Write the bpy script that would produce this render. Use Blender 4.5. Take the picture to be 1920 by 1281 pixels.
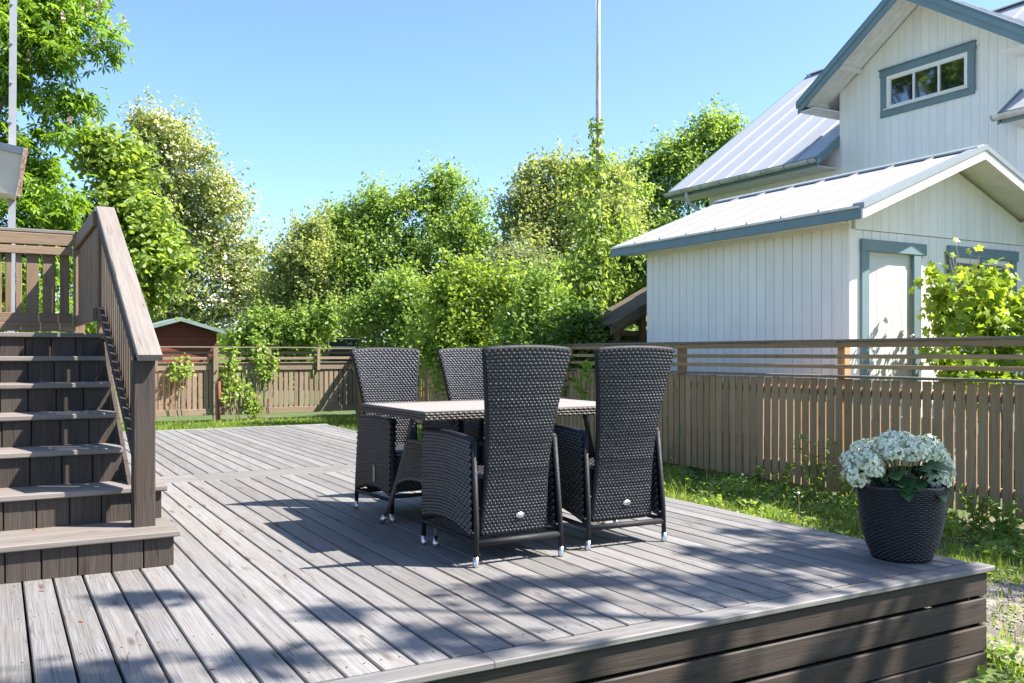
import bpy, math, random
import numpy as np
from mathutils import Vector, Matrix

# ------------------------------------------------------------------ clear
for o in list(bpy.data.objects):
    bpy.data.objects.remove(o)
SC = bpy.context.scene
COL = SC.collection
random.seed(7)
RNG = np.random.default_rng(11)

# ------------------------------------------------------------------ camera
H = 1.08                                   # camera height above the deck (deck top is z = 0)
YAW = math.atan(969 / 1700)
cam_d = bpy.data.cameras.new('Camera')
cam = bpy.data.objects.new('Camera', cam_d)
COL.objects.link(cam)
cam.location = (0, 0, H)
cam.rotation_euler = (math.radians(90), 0, -YAW)
cam_d.sensor_width = 36
cam_d.lens = 36 * 1700 / 1920
cam_d.shift_y = 22.5 / 1920
cam_d.clip_start = 0.05
cam_d.clip_end = 600
SC.camera = cam

# ------------------------------------------------------------------ light
SUN = Vector((0.70, -0.455, 1.0)).normalized()      # direction towards the sun
world = bpy.data.worlds.new('World')
SC.world = world
world.use_nodes = True
wn = world.node_tree
bg = wn.nodes['Background']
sky = wn.nodes.new('ShaderNodeTexSky')
sky.sky_type = 'NISHITA'
sky.sun_disc = False
sky.sun_elevation = math.asin(SUN.z)
sky.sun_rotation = math.atan2(SUN.x, SUN.y)
sky.altitude = 1000
sky.air_density = 1.0
sky.dust_density = 2.0
sky.ozone_density = 6.0
wn.links.new(sky.outputs[0], bg.inputs[0])
bg.inputs[1].default_value = 0.103
sun_d = bpy.data.lights.new('Sun', 'SUN')
sun_d.energy = 5.0
sun_d.angle = math.radians(0.53)
sun_d.color = (1.0, 0.955, 0.89)
sun_o = bpy.data.objects.new('Sun', sun_d)
COL.objects.link(sun_o)
sun_o.location = SUN * 40
sun_o.rotation_euler = SUN.to_track_quat('Z', 'Y').to_euler()
SC.view_settings.view_transform = 'Standard'
SC.view_settings.look = 'None'
SC.view_settings.exposure = 1.70
SC.view_settings.gamma = 1
SC.view_settings.use_curve_mapping = False
SC.render.engine = 'CYCLES'
SC.cycles.max_bounces = 8
SC.cycles.transparent_max_bounces = 8

GZ = -0.55                                  # ground level


# ------------------------------------------------------------------ pixel helper
FW = Vector((math.sin(YAW), math.cos(YAW), 0))
RT = Vector((math.cos(YAW), -math.sin(YAW), 0))


def at(u, v, d):
    """World point for a pixel of the 1920 px photograph at distance d along the view axis."""
    return Vector((0, 0, H)) + FW * d + RT * ((u - 960) / 1700 * d) + Vector((0, 0, -(v - 663) / 1700 * d))


# ------------------------------------------------------------------ materials
MATS = {}


def new_mat(name):
    m = bpy.data.materials.new(name)
    m.use_nodes = True
    nt = m.node_tree
    return m, nt, nt.nodes['Principled BSDF']


def N(nt, kind, **kw):
    n = nt.nodes.new(kind)
    for k, v in kw.items():
        setattr(n, k, v)
    return n


def setin(node, **kw):
    for k, v in kw.items():
        node.inputs[k].default_value = v


def rgba(c):
    return (c[0], c[1], c[2], 1)


def ramp(nt, fac, stops):
    r = N(nt, 'ShaderNodeValToRGB')
    el = r.color_ramp.elements
    while len(el) > len(stops):
        el.remove(el[-1])
    while len(el) < len(stops):
        el.new(0.5)
    for e, (p, c) in zip(el, stops):
        e.position = p
        e.color = rgba(c) if len(c) == 3 else c
    nt.links.new(fac, r.inputs[0])
    return r.outputs[0]


def mix(nt, fac, a, b, blend='MIX'):
    n = N(nt, 'ShaderNodeMix', data_type='RGBA', blend_type=blend)
    for sock, val in ((n.inputs[0], fac), (n.inputs[6], a), (n.inputs[7], b)):
        if hasattr(val, 'links'):
            nt.links.new(val, sock)
        elif isinstance(val, (int, float)):
            sock.default_value = val
        else:
            sock.default_value = rgba(val)
    return n.outputs[2]


def math_node(nt, op, a, b=0.0):
    n = N(nt, 'ShaderNodeMath', operation=op)
    for i, v in enumerate((a, b)):
        if hasattr(v, 'links'):
            nt.links.new(v, n.inputs[i])
        else:
            n.inputs[i].default_value = v
    return n.outputs[0]


def obj_coords(nt, scale, rnd=True):
    tc = N(nt, 'ShaderNodeTexCoord')
    out = tc.outputs['Object']
    oi = N(nt, 'ShaderNodeObjectInfo')
    if rnd:
        mul = N(nt, 'ShaderNodeVectorMath', operation='MULTIPLY_ADD')
        nt.links.new(oi.outputs['Random'], mul.inputs[0])
        mul.inputs[1].default_value = (37.3, 71.9, 53.1)
        nt.links.new(out, mul.inputs[2])
        out = mul.outputs[0]
    mp = N(nt, 'ShaderNodeMapping')
    mp.inputs['Scale'].default_value = scale
    nt.links.new(out, mp.inputs[0])
    return mp.outputs[0], oi.outputs['Random'], out


def wood(fam, axis, dark, light, warm, rough=0.75, knot=0.8, var=0.28, stain=0.35, spec=0.3):
    """Weathered board: grain along the given local axis, knots, checks, each board its own tone."""
    key = (fam, axis)
    if key in MATS:
        return MATS[key]
    m, nt, bs = new_mat(fam + '_' + 'xyz'[axis])
    L = nt.links

    def sc(along, across):
        s = [across] * 3
        s[axis] = along
        return s
    v, rnd, raw = obj_coords(nt, sc(1.1, 60))
    g1 = N(nt, 'ShaderNodeTexNoise'); setin(g1, Scale=1.0, Detail=6, Roughness=0.65, Distortion=0.6)
    L.new(v, g1.inputs['Vector'])
    mp2 = N(nt, 'ShaderNodeMapping'); mp2.inputs['Scale'].default_value = sc(4, 190)
    L.new(raw, mp2.inputs[0])
    g2 = N(nt, 'ShaderNodeTexNoise'); setin(g2, Scale=1.0, Detail=3, Roughness=0.6)
    L.new(mp2.outputs[0], g2.inputs['Vector'])
    mp3 = N(nt, 'ShaderNodeMapping'); mp3.inputs['Scale'].default_value = sc(2.2, 9.5)
    L.new(raw, mp3.inputs[0])
    kn = N(nt, 'ShaderNodeTexVoronoi'); setin(kn, Scale=1.0, Randomness=1.0)
    L.new(mp3.outputs[0], kn.inputs['Vector'])
    mp4 = N(nt, 'ShaderNodeMapping'); mp4.inputs['Scale'].default_value = sc(0.7, 26)
    L.new(raw, mp4.inputs[0])
    cr = N(nt, 'ShaderNodeTexNoise'); setin(cr, Scale=1.0, Detail=2, Roughness=0.4, Distortion=0.3)
    L.new(mp4.outputs[0], cr.inputs['Vector'])
    mp5 = N(nt, 'ShaderNodeMapping'); mp5.inputs['Scale'].default_value = sc(2.0, 5.0)
    L.new(raw, mp5.inputs[0])
    bl = N(nt, 'ShaderNodeTexNoise'); setin(bl, Scale=1.0, Detail=4, Roughness=0.6)
    L.new(mp5.outputs[0], bl.inputs['Vector'])
    # growth rings that flow along the board and swing round the knots
    kb = ramp(nt, kn.outputs['Distance'], [(0.0, (1, 1, 1)), (0.45, (0, 0, 0))])
    sep = N(nt, 'ShaderNodeSeparateXYZ'); L.new(raw, sep.inputs[0])
    oth = [i for i in range(3) if i != axis]
    acr = math_node(nt, 'ADD', math_node(nt, 'MULTIPLY', sep.outputs[oth[0]], 620.0), math_node(nt, 'MULTIPLY', sep.outputs[oth[1]], 620.0))
    mp6 = N(nt, 'ShaderNodeMapping'); mp6.inputs['Scale'].default_value = sc(0.8, 7.0)
    L.new(raw, mp6.inputs[0])
    sw = N(nt, 'ShaderNodeTexNoise'); setin(sw, Scale=1.0, Detail=2, Roughness=.5); L.new(mp6.outputs[0], sw.inputs['Vector'])
    ph = math_node(nt, 'ADD', math_node(nt, 'ADD', acr, math_node(nt, 'MULTIPLY', sw.outputs[0], 60.0)), math_node(nt, 'MULTIPLY', kb, 16.0))
    ring = math_node(nt, 'ADD', math_node(nt, 'MULTIPLY', math_node(nt, 'SINE', ph), 0.5), 0.5)
    grain = math_node(nt, 'ADD', math_node(nt, 'ADD', math_node(nt, 'MULTIPLY', g1.outputs[0], 0.46), math_node(nt, 'MULTIPLY', g2.outputs[0], 0.46)), math_node(nt, 'MULTIPLY', ring, 0.08))
    col = ramp(nt, grain, [(0.30, dark), (0.50, tuple((a + b) / 2 for a, b in zip(dark, light))), (0.68, light)])
    # slow stains and warmer patches
    col = mix(nt, ramp(nt, bl.outputs[0], [(0.42, (0, 0, 0)), (0.72, (stain, stain, stain))]), col, warm)
    # knots
    kf = ramp(nt, kn.outputs['Distance'], [(0.05, (knot, knot, knot)), (0.17, (0, 0, 0))])
    col = mix(nt, kf, col, tuple(x * 0.45 for x in warm))
    # drying checks
    cf = ramp(nt, cr.outputs[0], [(0.490, (0, 0, 0)), (0.501, (0.85, 0.85, 0.85)), (0.512, (0, 0, 0))])
    cmask = ramp(nt, bl.outputs[0], [(0.50, (0, 0, 0)), (0.60, (1, 1, 1))])
    cfm = mix(nt, 1.0, cf, cmask, 'MULTIPLY')
    col = mix(nt, cfm, col, tuple(x * 0.25 for x in dark))
    # each board its own tone
    hv = N(nt, 'ShaderNodeHueSaturation')
    L.new(col, hv.inputs['Color'])
    L.new(math_node(nt, 'ADD', math_node(nt, 'MULTIPLY', rnd, var), 1 - var / 2), hv.inputs['Value'])
    L.new(hv.outputs[0], bs.inputs['Base Color'])
    rr = ramp(nt, grain, [(0.3, (rough - .12,) * 3), (0.7, (min(1, rough + .1),) * 3)])
    L.new(rr, bs.inputs['Roughness'])
    bs.inputs['Specular IOR Level'].default_value = spec
    bp = N(nt, 'ShaderNodeBump'); setin(bp, Strength=0.5, Distance=0.004)
    hgt = mix(nt, cfm, grain, (0, 0, 0))
    L.new(hgt, bp.inputs['Height'])
    L.new(bp.outputs[0], bs.inputs['Normal'])
    MATS[key] = m
    return m


WOODS = {
    'deck_wood': dict(dark=(.088, .083, .079), light=(.250, .238, .228), warm=(.172, .148, .126), rough=.66, knot=.9, var=.36, stain=.5),
    'fascia_wood': dict(dark=(.026, .021, .018), light=(.074, .059, .049), warm=(.062, .041, .028), spec=.15, rough=.6, knot=.8, var=.25, stain=.5),
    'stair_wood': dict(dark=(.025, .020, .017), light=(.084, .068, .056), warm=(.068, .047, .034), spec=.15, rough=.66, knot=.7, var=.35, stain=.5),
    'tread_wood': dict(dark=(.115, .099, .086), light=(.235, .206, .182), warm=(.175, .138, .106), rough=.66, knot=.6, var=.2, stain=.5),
    'rail_wood': dict(dark=(.120, .082, .050), light=(.275, .198, .128), warm=(.21, .132, .070), rough=.68, knot=.65, var=.28, stain=.6),
    'fence_wood': dict(dark=(.215, .128, .064), light=(.49, .315, .170), warm=(.38, .228, .108), rough=.8, knot=.7, var=.34, stain=.55),
    'far_fence_wood': dict(dark=(.150, .108, .072), light=(.320, .245, .170), warm=(.24, .172, .105), rough=.8, knot=.6, var=.30, stain=.5),
    'fence_cap_wood': dict(dark=(.125, .096, .070), light=(.265, .212, .158), warm=(.19, .16, .10), rough=.8, knot=.5, var=.2, stain=.6),
    'red_wood': dict(dark=(.12, .030, .018), light=(.22, .060, .036), warm=(.17, .05, .03), rough=.7, knot=.3, var=.25, stain=.4),
    'brown_wood': dict(dark=(.10, .055, .030), light=(.22, .13, .075), warm=(.18, .095, .045), rough=.75, knot=.5, var=.3, stain=.5),
}


def wmat(fam, axis):
    return wood(fam, axis, **WOODS[fam])


def plain(name, col, rough=0.5, metal=0.0, spec=0.5, noise=0.0, nscale=8.0, bump=0.0, bscale=60.0, dirt=None, stretch=None):
    if name in MATS:
        return MATS[name]
    m, nt, bs = new_mat(name)
    L = nt.links
    bs.inputs['Roughness'].default_value = rough
    bs.inputs['Metallic'].default_value = metal
    bs.inputs['Specular IOR Level'].default_value = spec
    v, rnd, raw = obj_coords(nt, stretch or (1, 1, 1))
    if noise:
        nz = N(nt, 'ShaderNodeTexNoise'); setin(nz, Scale=nscale, Detail=5, Roughness=0.6)
        L.new(v, nz.inputs['Vector'])
        lo = tuple(c * (1 - noise) for c in col) if dirt is None else dirt
        c = ramp(nt, nz.outputs[0], [(0.35, lo), (0.62, col)])
        hv = N(nt, 'ShaderNodeHueSaturation')
        L.new(c, hv.inputs['Color'])
        L.new(math_node(nt, 'ADD', math_node(nt, 'MULTIPLY', rnd, noise * .5), 1 - noise * .25), hv.inputs['Value'])
        L.new(hv.outputs[0], bs.inputs['Base Color'])
        L.new(ramp(nt, nz.outputs[0], [(0.3, (min(1, rough * 1.25),) * 3), (0.7, (rough,) * 3)]), bs.inputs['Roughness'])
    else:
        bs.inputs['Base Color'].default_value = rgba(col)
    if bump:
        b2 = N(nt, 'ShaderNodeTexNoise'); setin(b2, Scale=bscale, Detail=3)
        L.new(v, b2.inputs['Vector'])
        bp = N(nt, 'ShaderNodeBump'); setin(bp, Strength=bump, Distance=0.003)
        L.new(b2.outputs[0], bp.inputs['Height'])
        L.new(bp.outputs[0], bs.inputs['Normal'])
    MATS[name] = m
    return m


def foliage(name, dark, mid, light, trans=0.4, tcol=None, rough=0.45):
    """Leaves: colour from a per-leaf 'tint' value, light shining through the blade."""
    m, nt, bs = new_mat(name)
    L = nt.links
    at_ = N(nt, 'ShaderNodeAttribute', attribute_name='tint')
    c = ramp(nt, at_.outputs['Fac'], [(0.0, dark), (0.5, mid), (1.0, light)])
    L.new(c, bs.inputs['Base Color'])
    bs.inputs['Roughness'].default_value = rough
    bs.inputs['Specular IOR Level'].default_value = 0.4
    tr = N(nt, 'ShaderNodeBsdfTranslucent')
    tc = mix(nt, 0.55, c, tcol or (min(1, mid[0] * 2.4), min(1, mid[1] * 2.0), mid[2] * .7))
    L.new(tc, tr.inputs['Color'])
    ms = N(nt, 'ShaderNodeMixShader')
    ms.inputs[0].default_value = trans
    L.new(bs.outputs[0], ms.inputs[1])
    L.new(tr.outputs[0], ms.inputs[2])
    L.new(ms.outputs[0], nt.nodes['Material Output'].inputs['Surface'])
    MATS[name] = m
    return m


WHITE = plain('white_paint', (.89, .838, .77), rough=.45, noise=.09, nscale=2.2, stretch=(1, 1, .3), bump=.15, bscale=40)
WHITE_SOFFIT = plain('white_soffit_paint', (.84, .80, .74), rough=.55, noise=.14, nscale=4.0)
TRIM = plain('blue_grey_paint', (.165, .235, .252), rough=.42, noise=.12, nscale=5, bump=.15, bscale=50)
ROOF = plain('pale_roof_sheet', (.43, .44, .455), rough=.48, metal=.2, noise=.10, nscale=1.2)
ROOF_EDGE = plain('grey_roof_flashing', (.30, .33, .345), rough=.4, metal=.3, noise=.15, nscale=4)
GUTTER = plain('worn_gutter_metal', (.68, .66, .60), rough=.5, metal=.1, noise=.25, nscale=3, dirt=(.46, .43, .38))
GLASS, _nt, _b = new_mat('window_glass')
setin(_b, Roughness=.03, Metallic=0.0, IOR=2.1)
_b.inputs['Base Color'].default_value = (.012, .015, .014, 1)
_b.inputs['Specular IOR Level'].default_value = .9
STONE = plain('grey_foundation', (.30, .29, .27), rough=.9, noise=.35, nscale=7, bump=.6, bscale=20)
STEEL = plain('brushed_steel', (.62, .62, .62), rough=.28, metal=1.0)
POST_METAL = plain('grey_painted_steel', (.30, .305, .32), rough=.45, metal=.3, noise=.15, nscale=6)
HOOD = plain('beige_sheet_metal', (.62, .51, .41), rough=.6, noise=.12, nscale=4)
RUST = plain('rusty_edge', (.32, .24, .19), rough=.8, noise=.5, nscale=22, dirt=(.14, .07, .04))
WICKER = plain('black_wicker', (.020, .020, .022), rough=.42, spec=1.0, noise=.35, nscale=30)
WICKER_TUBE = plain('black_wrapped_tube', (.012, .012, .014), rough=.55, spec=.35, noise=.4, nscale=60, bump=.6, bscale=120)
WICKER_CORE = plain('black_wicker_core', (.008, .008, .010), rough=.6)
TABLE_WICKER = plain('brown_grey_wicker', (.085, .070, .059), rough=.45, noise=.3, nscale=30)
TABLE_CORE = plain('dark_brown_core', (.03, .026, .022), rough=.7)
TABLE_TOP = plain('taupe_table_top', (.255, .228, .20), rough=.5, noise=.22, nscale=2.0, stretch=(1, 22, 1), bump=.2, bscale=30)
POT_WICKER = plain('slate_wicker', (.018, .018, .022), rough=.4, noise=.3, nscale=30)
SOIL = plain('dark_soil', (.03, .022, .016), rough=1, noise=.4, nscale=30, bump=1, bscale=60)
BARK = plain('grey_brown_bark', (.11, .085, .065), rough=.95, noise=.45, nscale=9, bump=1, bscale=14)
POLE_PAINT = plain('peeling_white_pole_paint', (.62, .60, .56), rough=.6, noise=.4, nscale=4, dirt=(.30, .24, .19), stretch=(8, 8, 1))
GREEN_ROOF = plain('green_roof_felt', (.19, .255, .24), rough=.6, noise=.2, nscale=3)
SHED_ROOF = plain('mossy_roof_board', (.12, .095, .055), rough=.9, noise=.35, nscale=5)
PETAL = plain('white_petal', (.92, .87, .70), rough=.55, noise=.10, nscale=20, dirt=(.74, .78, .52))
STALK = plain('green_stalk', (.09, .15, .04), rough=.6)
TWIG = plain('dry_twig', (.26, .20, .13), rough=.8)
PLASTIC_DARK = plain('dark_trampoline_net', (.03, .035, .045), rough=.5)


# ------------------------------------------------------------------ object helpers
def wmatx(o):
    m = o.matrix_basis.copy()
    return m if o.parent is None else wmatx(o.parent) @ o.matrix_parent_inverse @ m


def adopt(o, parent):
    if parent is not None:
        o.parent = parent
        o.matrix_parent_inverse = wmatx(parent).inverted()


def tag(o, label=None, cat=None, group=None, kind=None):
    if label: o['label'] = label
    if cat: o['category'] = cat
    if group: o['group'] = group
    if kind: o['kind'] = kind
    return o


def empty(name, loc=(0, 0, 0), label=None, cat=None, group=None):
    o = bpy.data.objects.new(name, None)
    o.empty_display_size = .1
    o.location = loc
    COL.objects.link(o)
    return tag(o, label, cat, group)


def link(name, me, parent=None, loc=(0, 0, 0), rot=None):
    o = bpy.data.objects.new(name, me)
    o.location = loc
    if rot is not None:
        o.rotation_euler = rot
    COL.objects.link(o)
    adopt(o, parent)
    return o


def copy_tree(o, parent=None):
    c = o.copy()
    COL.objects.link(c)
    if parent is not None:
        c.parent = parent
        c.matrix_parent_inverse = o.matrix_parent_inverse.copy()
    for ch in o.children:
        copy_tree(ch, c)
    return c


def fast_mesh(name, verts, faces, mat, smooth=False, tint=None):
    """verts (n,3), faces (m,k) as arrays: one mesh."""
    verts = np.asarray(verts, dtype=np.float32).reshape(-1, 3)
    faces = np.asarray(faces, dtype=np.int32)
    me = bpy.data.meshes.new(name)
    me.vertices.add(len(verts))
    me.vertices.foreach_set('co', verts.ravel())
    k = faces.shape[1]
    me.loops.add(faces.size)
    me.loops.foreach_set('vertex_index', faces.ravel())
    me.polygons.add(len(faces))
    me.polygons.foreach_set('loop_start', np.arange(0, faces.size, k, dtype=np.int32))
    me.polygons.foreach_set('loop_total', np.full(len(faces), k, dtype=np.int32))
    if smooth:
        me.polygons.foreach_set('use_smooth', np.ones(len(faces), dtype=bool))
    me.update(calc_edges=True)
    if tint is not None:
        a = me.attributes.new('tint', 'FLOAT', 'FACE')
        a.data.foreach_set('value', np.asarray(tint, dtype=np.float32))
    me.materials.append(mat)
    return me


class MB:
    def __init__(s):
        s.v, s.f = [], []

    def add(s, vs, fs):
        b = len(s.v)
        s.v.extend([tuple(p) for p in vs])
        s.f.extend([tuple(i + b for i in f) for f in fs])
        return s

    def obox(s, O, a, b, c):
        O, a, b, c = Vector(O), Vector(a), Vector(b), Vector(c)
        if a.cross(b).dot(c) < 0:
            a, b = b, a
        p = [O, O + a, O + a + b, O + b]
        return s.add(p + [q + c for q in p],
                     [(3, 2, 1, 0), (4, 5, 6, 7), (0, 1, 5, 4), (1, 2, 6, 5), (2, 3, 7, 6), (3, 0, 4, 7)])

    def box(s, x0, x1, y0, y1, z0, z1):
        return s.obox((x0, y0, z0), (x1 - x0, 0, 0), (0, y1 - y0, 0), (0, 0, z1 - z0))

    def prism(s, poly, ext):
        """poly: 3D points of a flat polygon, swept by ext."""
        P = [Vector(p) for p in poly]
        e = Vector(ext)
        n = len(P)
        nrm = Vector((0, 0, 0))
        for i in range(n):
            nrm += P[i].cross(P[(i + 1) % n])
        if nrm.dot(e) < 0:
            P = P[::-1]
        fs = [tuple(range(n))[::-1], tuple(range(n, 2 * n))]
        fs += [(i, (i + 1) % n, n + (i + 1) % n, n + i) for i in range(n)]
        return s.add(P + [p + e for p in P], fs)

    def tube(s, path, r, n=8, cap=True):
        P = [Vector(p) for p in path]
        rs = r if isinstance(r, (list, tuple)) else [r] * len(P)
        b = len(s.v)
        side = None
        for i, p in enumerate(P):
            t = (P[min(i + 1, len(P) - 1)] - P[max(i - 1, 0)]).normalized()
            if side is None:
                side = t.cross(Vector((0, 0, 1)) if abs(t.z) < .9 else Vector((1, 0, 0))).normalized()
            side = (side - t * side.dot(t)).normalized()
            up = t.cross(side)
            for k in range(n):
                a = 2 * math.pi * k / n
                s.v.append(tuple(p + (side * math.cos(a) + up * math.sin(a)) * rs[i]))
        for i in range(len(P) - 1):
            for k in range(n):
                k2 = (k + 1) % n
                s.f.append((b + i * n + k, b + i * n + k2, b + (i + 1) * n + k2, b + (i + 1) * n + k))
        if cap:
            s.f.append(tuple(b + k for k in range(n))[::-1])
            e = b + (len(P) - 1) * n
            s.f.append(tuple(e + k for k in range(n)))
        return s

    def lathe(s, prof, n=32, c=(0, 0, 0)):
        b = len(s.v)
        for (r, z) in prof:
            for k in range(n):
                a = 2 * math.pi * k / n
                s.v.append((c[0] + r * math.cos(a), c[1] + r * math.sin(a), c[2] + z))
        for i in range(len(prof) - 1):
            for k in range(n):
                k2 = (k + 1) % n
                s.f.append((b + i * n + k, b + i * n + k2, b + (i + 1) * n + k2, b + (i + 1) * n + k))
        return s

    def mesh(s, name, mat, smooth=False):
        me = bpy.data.meshes.new(name)
        me.from_pydata(s.v, [], s.f)
        if smooth:
            me.polygons.foreach_set('use_smooth', np.ones(len(me.polygons), dtype=bool))
        me.materials.append(mat)
        me.update()
        return me

    def build(s, name, mat, parent=None, smooth=False):
        """Link as one mesh object whose origin is the middle of its footprint."""
        xs = [p[0] for p in s.v]; ys = [p[1] for p in s.v]; zs = [p[2] for p in s.v]
        c = Vector(((min(xs) + max(xs)) / 2, (min(ys) + max(ys)) / 2, min(zs)))
        s.v = [(p[0] - c.x, p[1] - c.y, p[2] - c.z) for p in s.v]
        return link(name, s.mesh(name, mat, smooth), parent, c)


PIECES = {}


def piece(name, size, center, fam, parent=None, rot=None, ch=0.004, ax=None):
    """A board: box with its long edges eased, mesh shared by alike boards. fam: wood family or a material."""
    sx = [round(x, 4) for x in size]
    if ax is None:
        ax = max(range(3), key=lambda i: sx[i])
    mat = wmat(fam, ax) if isinstance(fam, str) else fam
    key = (tuple(sx), mat.name, name)
    me = PIECES.get(key)
    if me is None:
        o1, o2 = [i for i in range(3) if i != ax]
        a, b, l = sx[o1] / 2, sx[o2] / 2, sx[ax] / 2
        c = min(ch, a * .4, b * .4)
        ring = [(a - c, -b), (a, -b + c), (a, b - c), (a - c, b), (-a + c, b), (-a, b - c), (-a, -b + c), (-a + c, -b)]
        vs = []
        for sgn in (-l, l):
            for (p, q) in ring:
                v = [0, 0, 0]
                v[o1], v[o2], v[ax] = p, q, sgn
                vs.append(v)
        fs = [(i, (i + 1) % 8, 8 + (i + 1) % 8, 8 + i) for i in range(8)] + [tuple(range(8))[::-1], tuple(range(8, 16))]
        if ax == 1:
            fs = [f[::-1] for f in fs]
        me = MB().add(vs, fs).mesh(name, mat)
        PIECES[key] = me
    return link(name, me, parent, center, rot)


def beam(name, p0, p1, w, h, fam, parent=None, up=(0, 0, 1)):
    """A board from p0 to p1 (centre line), w wide sideways, h along 'up'."""
    p0, p1 = Vector(p0), Vector(p1)
    t = p1 - p0
    l = t.length
    t.normalize()
    u = Vector(up); u = (u - t * u.dot(t)).normalized()
    sd = u.cross(t)
    R = Matrix((t, -sd, u)).transposed()
    if R.determinant() < 0:
        R = Matrix((t, sd, u)).transposed()
    return piece(name, (l, w, h), (p0 + p1) / 2, fam, parent, R.to_euler())


# ------------------------------------------------------------------ ground
def ground_material():
    m, nt, bs = new_mat('garden_ground')
    L = nt.links
    v, _, _ = obj_coords(nt, (1, 1, 1), rnd=False)
    a = N(nt, 'ShaderNodeTexNoise'); setin(a, Scale=0.55, Detail=6, Roughness=.6); L.new(v, a.inputs['Vector'])
    b = N(nt, 'ShaderNodeTexNoise'); setin(b, Scale=14, Detail=5, Roughness=.7); L.new(v, b.inputs['Vector'])
    g = ramp(nt, b.outputs[0], [(.3, (.030, .045, .012)), (.55, (.065, .105, .022)), (.75, (.12, .15, .045))])
    d = ramp(nt, b.outputs[0], [(.3, (.07, .055, .035)), (.6, (.15, .12, .085)), (.8, (.22, .19, .15))])
    f = ramp(nt, a.outputs[0], [(.52, (0, 0, 0)), (.66, (1, 1, 1))])
    L.new(mix(nt, f, g, d), bs.inputs['Base Color'])
    bs.inputs['Roughness'].default_value = .95
    bp = N(nt, 'ShaderNodeBump'); setin(bp, Strength=.8, Distance=.03)
    L.new(b.outputs[0], bp.inputs['Height']); L.new(bp.outputs[0], bs.inputs['Normal'])
    return m


def gravel_material():
    m, nt, bs = new_mat('gravel_and_dirt')
    L = nt.links
    v, _, _ = obj_coords(nt, (1, 1, 1), rnd=False)
    a = N(nt, 'ShaderNodeTexVoronoi'); setin(a, Scale=55); L.new(v, a.inputs['Vector'])
    b = N(nt, 'ShaderNodeTexNoise'); setin(b, Scale=3, Detail=6, Roughness=.65); L.new(v, b.inputs['Vector'])
    c = ramp(nt, b.outputs[0], [(.3, (.10, .08, .055)), (.5, (.23, .195, .155)), (.7, (.33, .29, .245))])
    st = N(nt, 'ShaderNodeHueSaturation'); L.new(c, st.inputs['Color'])
    L.new(math_node(nt, 'ADD', math_node(nt, 'MULTIPLY', a.outputs['Color'], .9), .55), st.inputs['Value'])
    L.new(st.outputs[0], bs.inputs['Base Color'])
    bs.inputs['Roughness'].default_value = .9
    bp = N(nt, 'ShaderNodeBump'); setin(bp, Strength=1, Distance=.012)
    L.new(a.outputs['Distance'], bp.inputs['Height']); L.new(bp.outputs[0], bs.inputs['Normal'])
    return m


gm = ground_material()
nx = 60
gx = np.linspace(-150, 150, nx)
gv = np.array([(x, y, GZ) for y in np.linspace(-100, 200, nx) for x in gx])
gf = np.array([(j * nx + i, j * nx + i + 1, (j + 1) * nx + i + 1, (j + 1) * nx + i) for j in range(nx - 1) for i in range(nx - 1)])
tag(link('ground', fast_mesh('ground', gv, gf, gm)), kind='structure')
# bare gravel patch by the corner of the deck, uneven outline
gp = []
for k in range(40):
    a = 2 * math.pi * k / 40
    r = 1 + .12 * math.sin(3 * a + 1) + .08 * math.sin(7 * a)
    gp.append((5.85 + 1.25 * r * math.cos(a), 2.6 + 2.15 * r * math.sin(a), GZ + .006))
tag(link('gravel_path', MB().add(gp, [tuple(range(40))]).mesh('gravel_path', gravel_material())), kind='structure')

# ------------------------------------------------------------------ deck
DX0, DX1, DY0, DY1 = -1.6, 4.42, 2.79, 13.54
PITCH = .1298
deck = empty('wooden_deck', ((DX0 + DX1) / 2, (DY0 + DY1) / 2, GZ),
             'large raised deck of weathered grey planks under the dining set', 'deck')
DT = .028


def deck_rows(y0, y1):
    x = .110                                             # a gap measured in the photograph
    x -= PITCH * 13
    while x + PITCH < DX1 + .02:
        w = PITCH - .0095
        cx = x + PITCH / 2
        if cx + w / 2 > DX1 - .003:
            w = 2 * (DX1 - .003 - cx)
        piece('plank', (w, y1 - y0 - .006, DT), (cx + random.uniform(-.001, .001), (y0 + y1) / 2, -DT / 2 + random.uniform(-.0014, .0012)),
              'deck_wood', deck, (0, random.uniform(-.004, .004), random.uniform(-.0006, .0006)), ch=.004)
        x += PITCH


deck_rows(2.903, 7.995)
deck_rows(8.445, 13.40)
L_ = DX1 - DX0
for y0, y1 in ((2.79, 2.897), (8.001, 8.146), (8.151, 8.292), (8.297, 8.440), (13.405, 13.54)):
    z = random.uniform(0, .001)
    for xa, xb in ((DX0, 1.52), (1.523, DX1)):
        piece('border_plank', (xb - xa, y1 - y0, DT), ((xa + xb) / 2, (y0 + y1) / 2, -DT / 2 + z), 'deck_wood', deck, ch=.005)
# screw heads, two in each plank over each joist: one part
sv_, sf_ = [], []
for yr in np.arange(3.0, 13.3, .6):
    if 7.95 < yr < 8.5:
        continue
    xg = .110 - PITCH * 13
    while xg + PITCH < DX1:
        for fx in (.24, .76):
            cx_s, cy_s = xg + PITCH * fx + random.uniform(-.004, .004), yr + random.uniform(-.008, .008)
            b_s = len(sv_)
            sv_ += [(cx_s + .0042 * math.cos(q), cy_s + .0042 * math.sin(q), .0012) for q in np.linspace(0, 2 * math.pi, 7)[:-1]]
            sf_.append(tuple(range(b_s, b_s + 6)))
        xg += PITCH
tag(link('screw_heads', MB().add(sv_, sf_).mesh('screw_heads', plain('dull_screw', (.05, .045, .04), rough=.5, metal=.5)), deck), kind='stuff')
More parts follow.
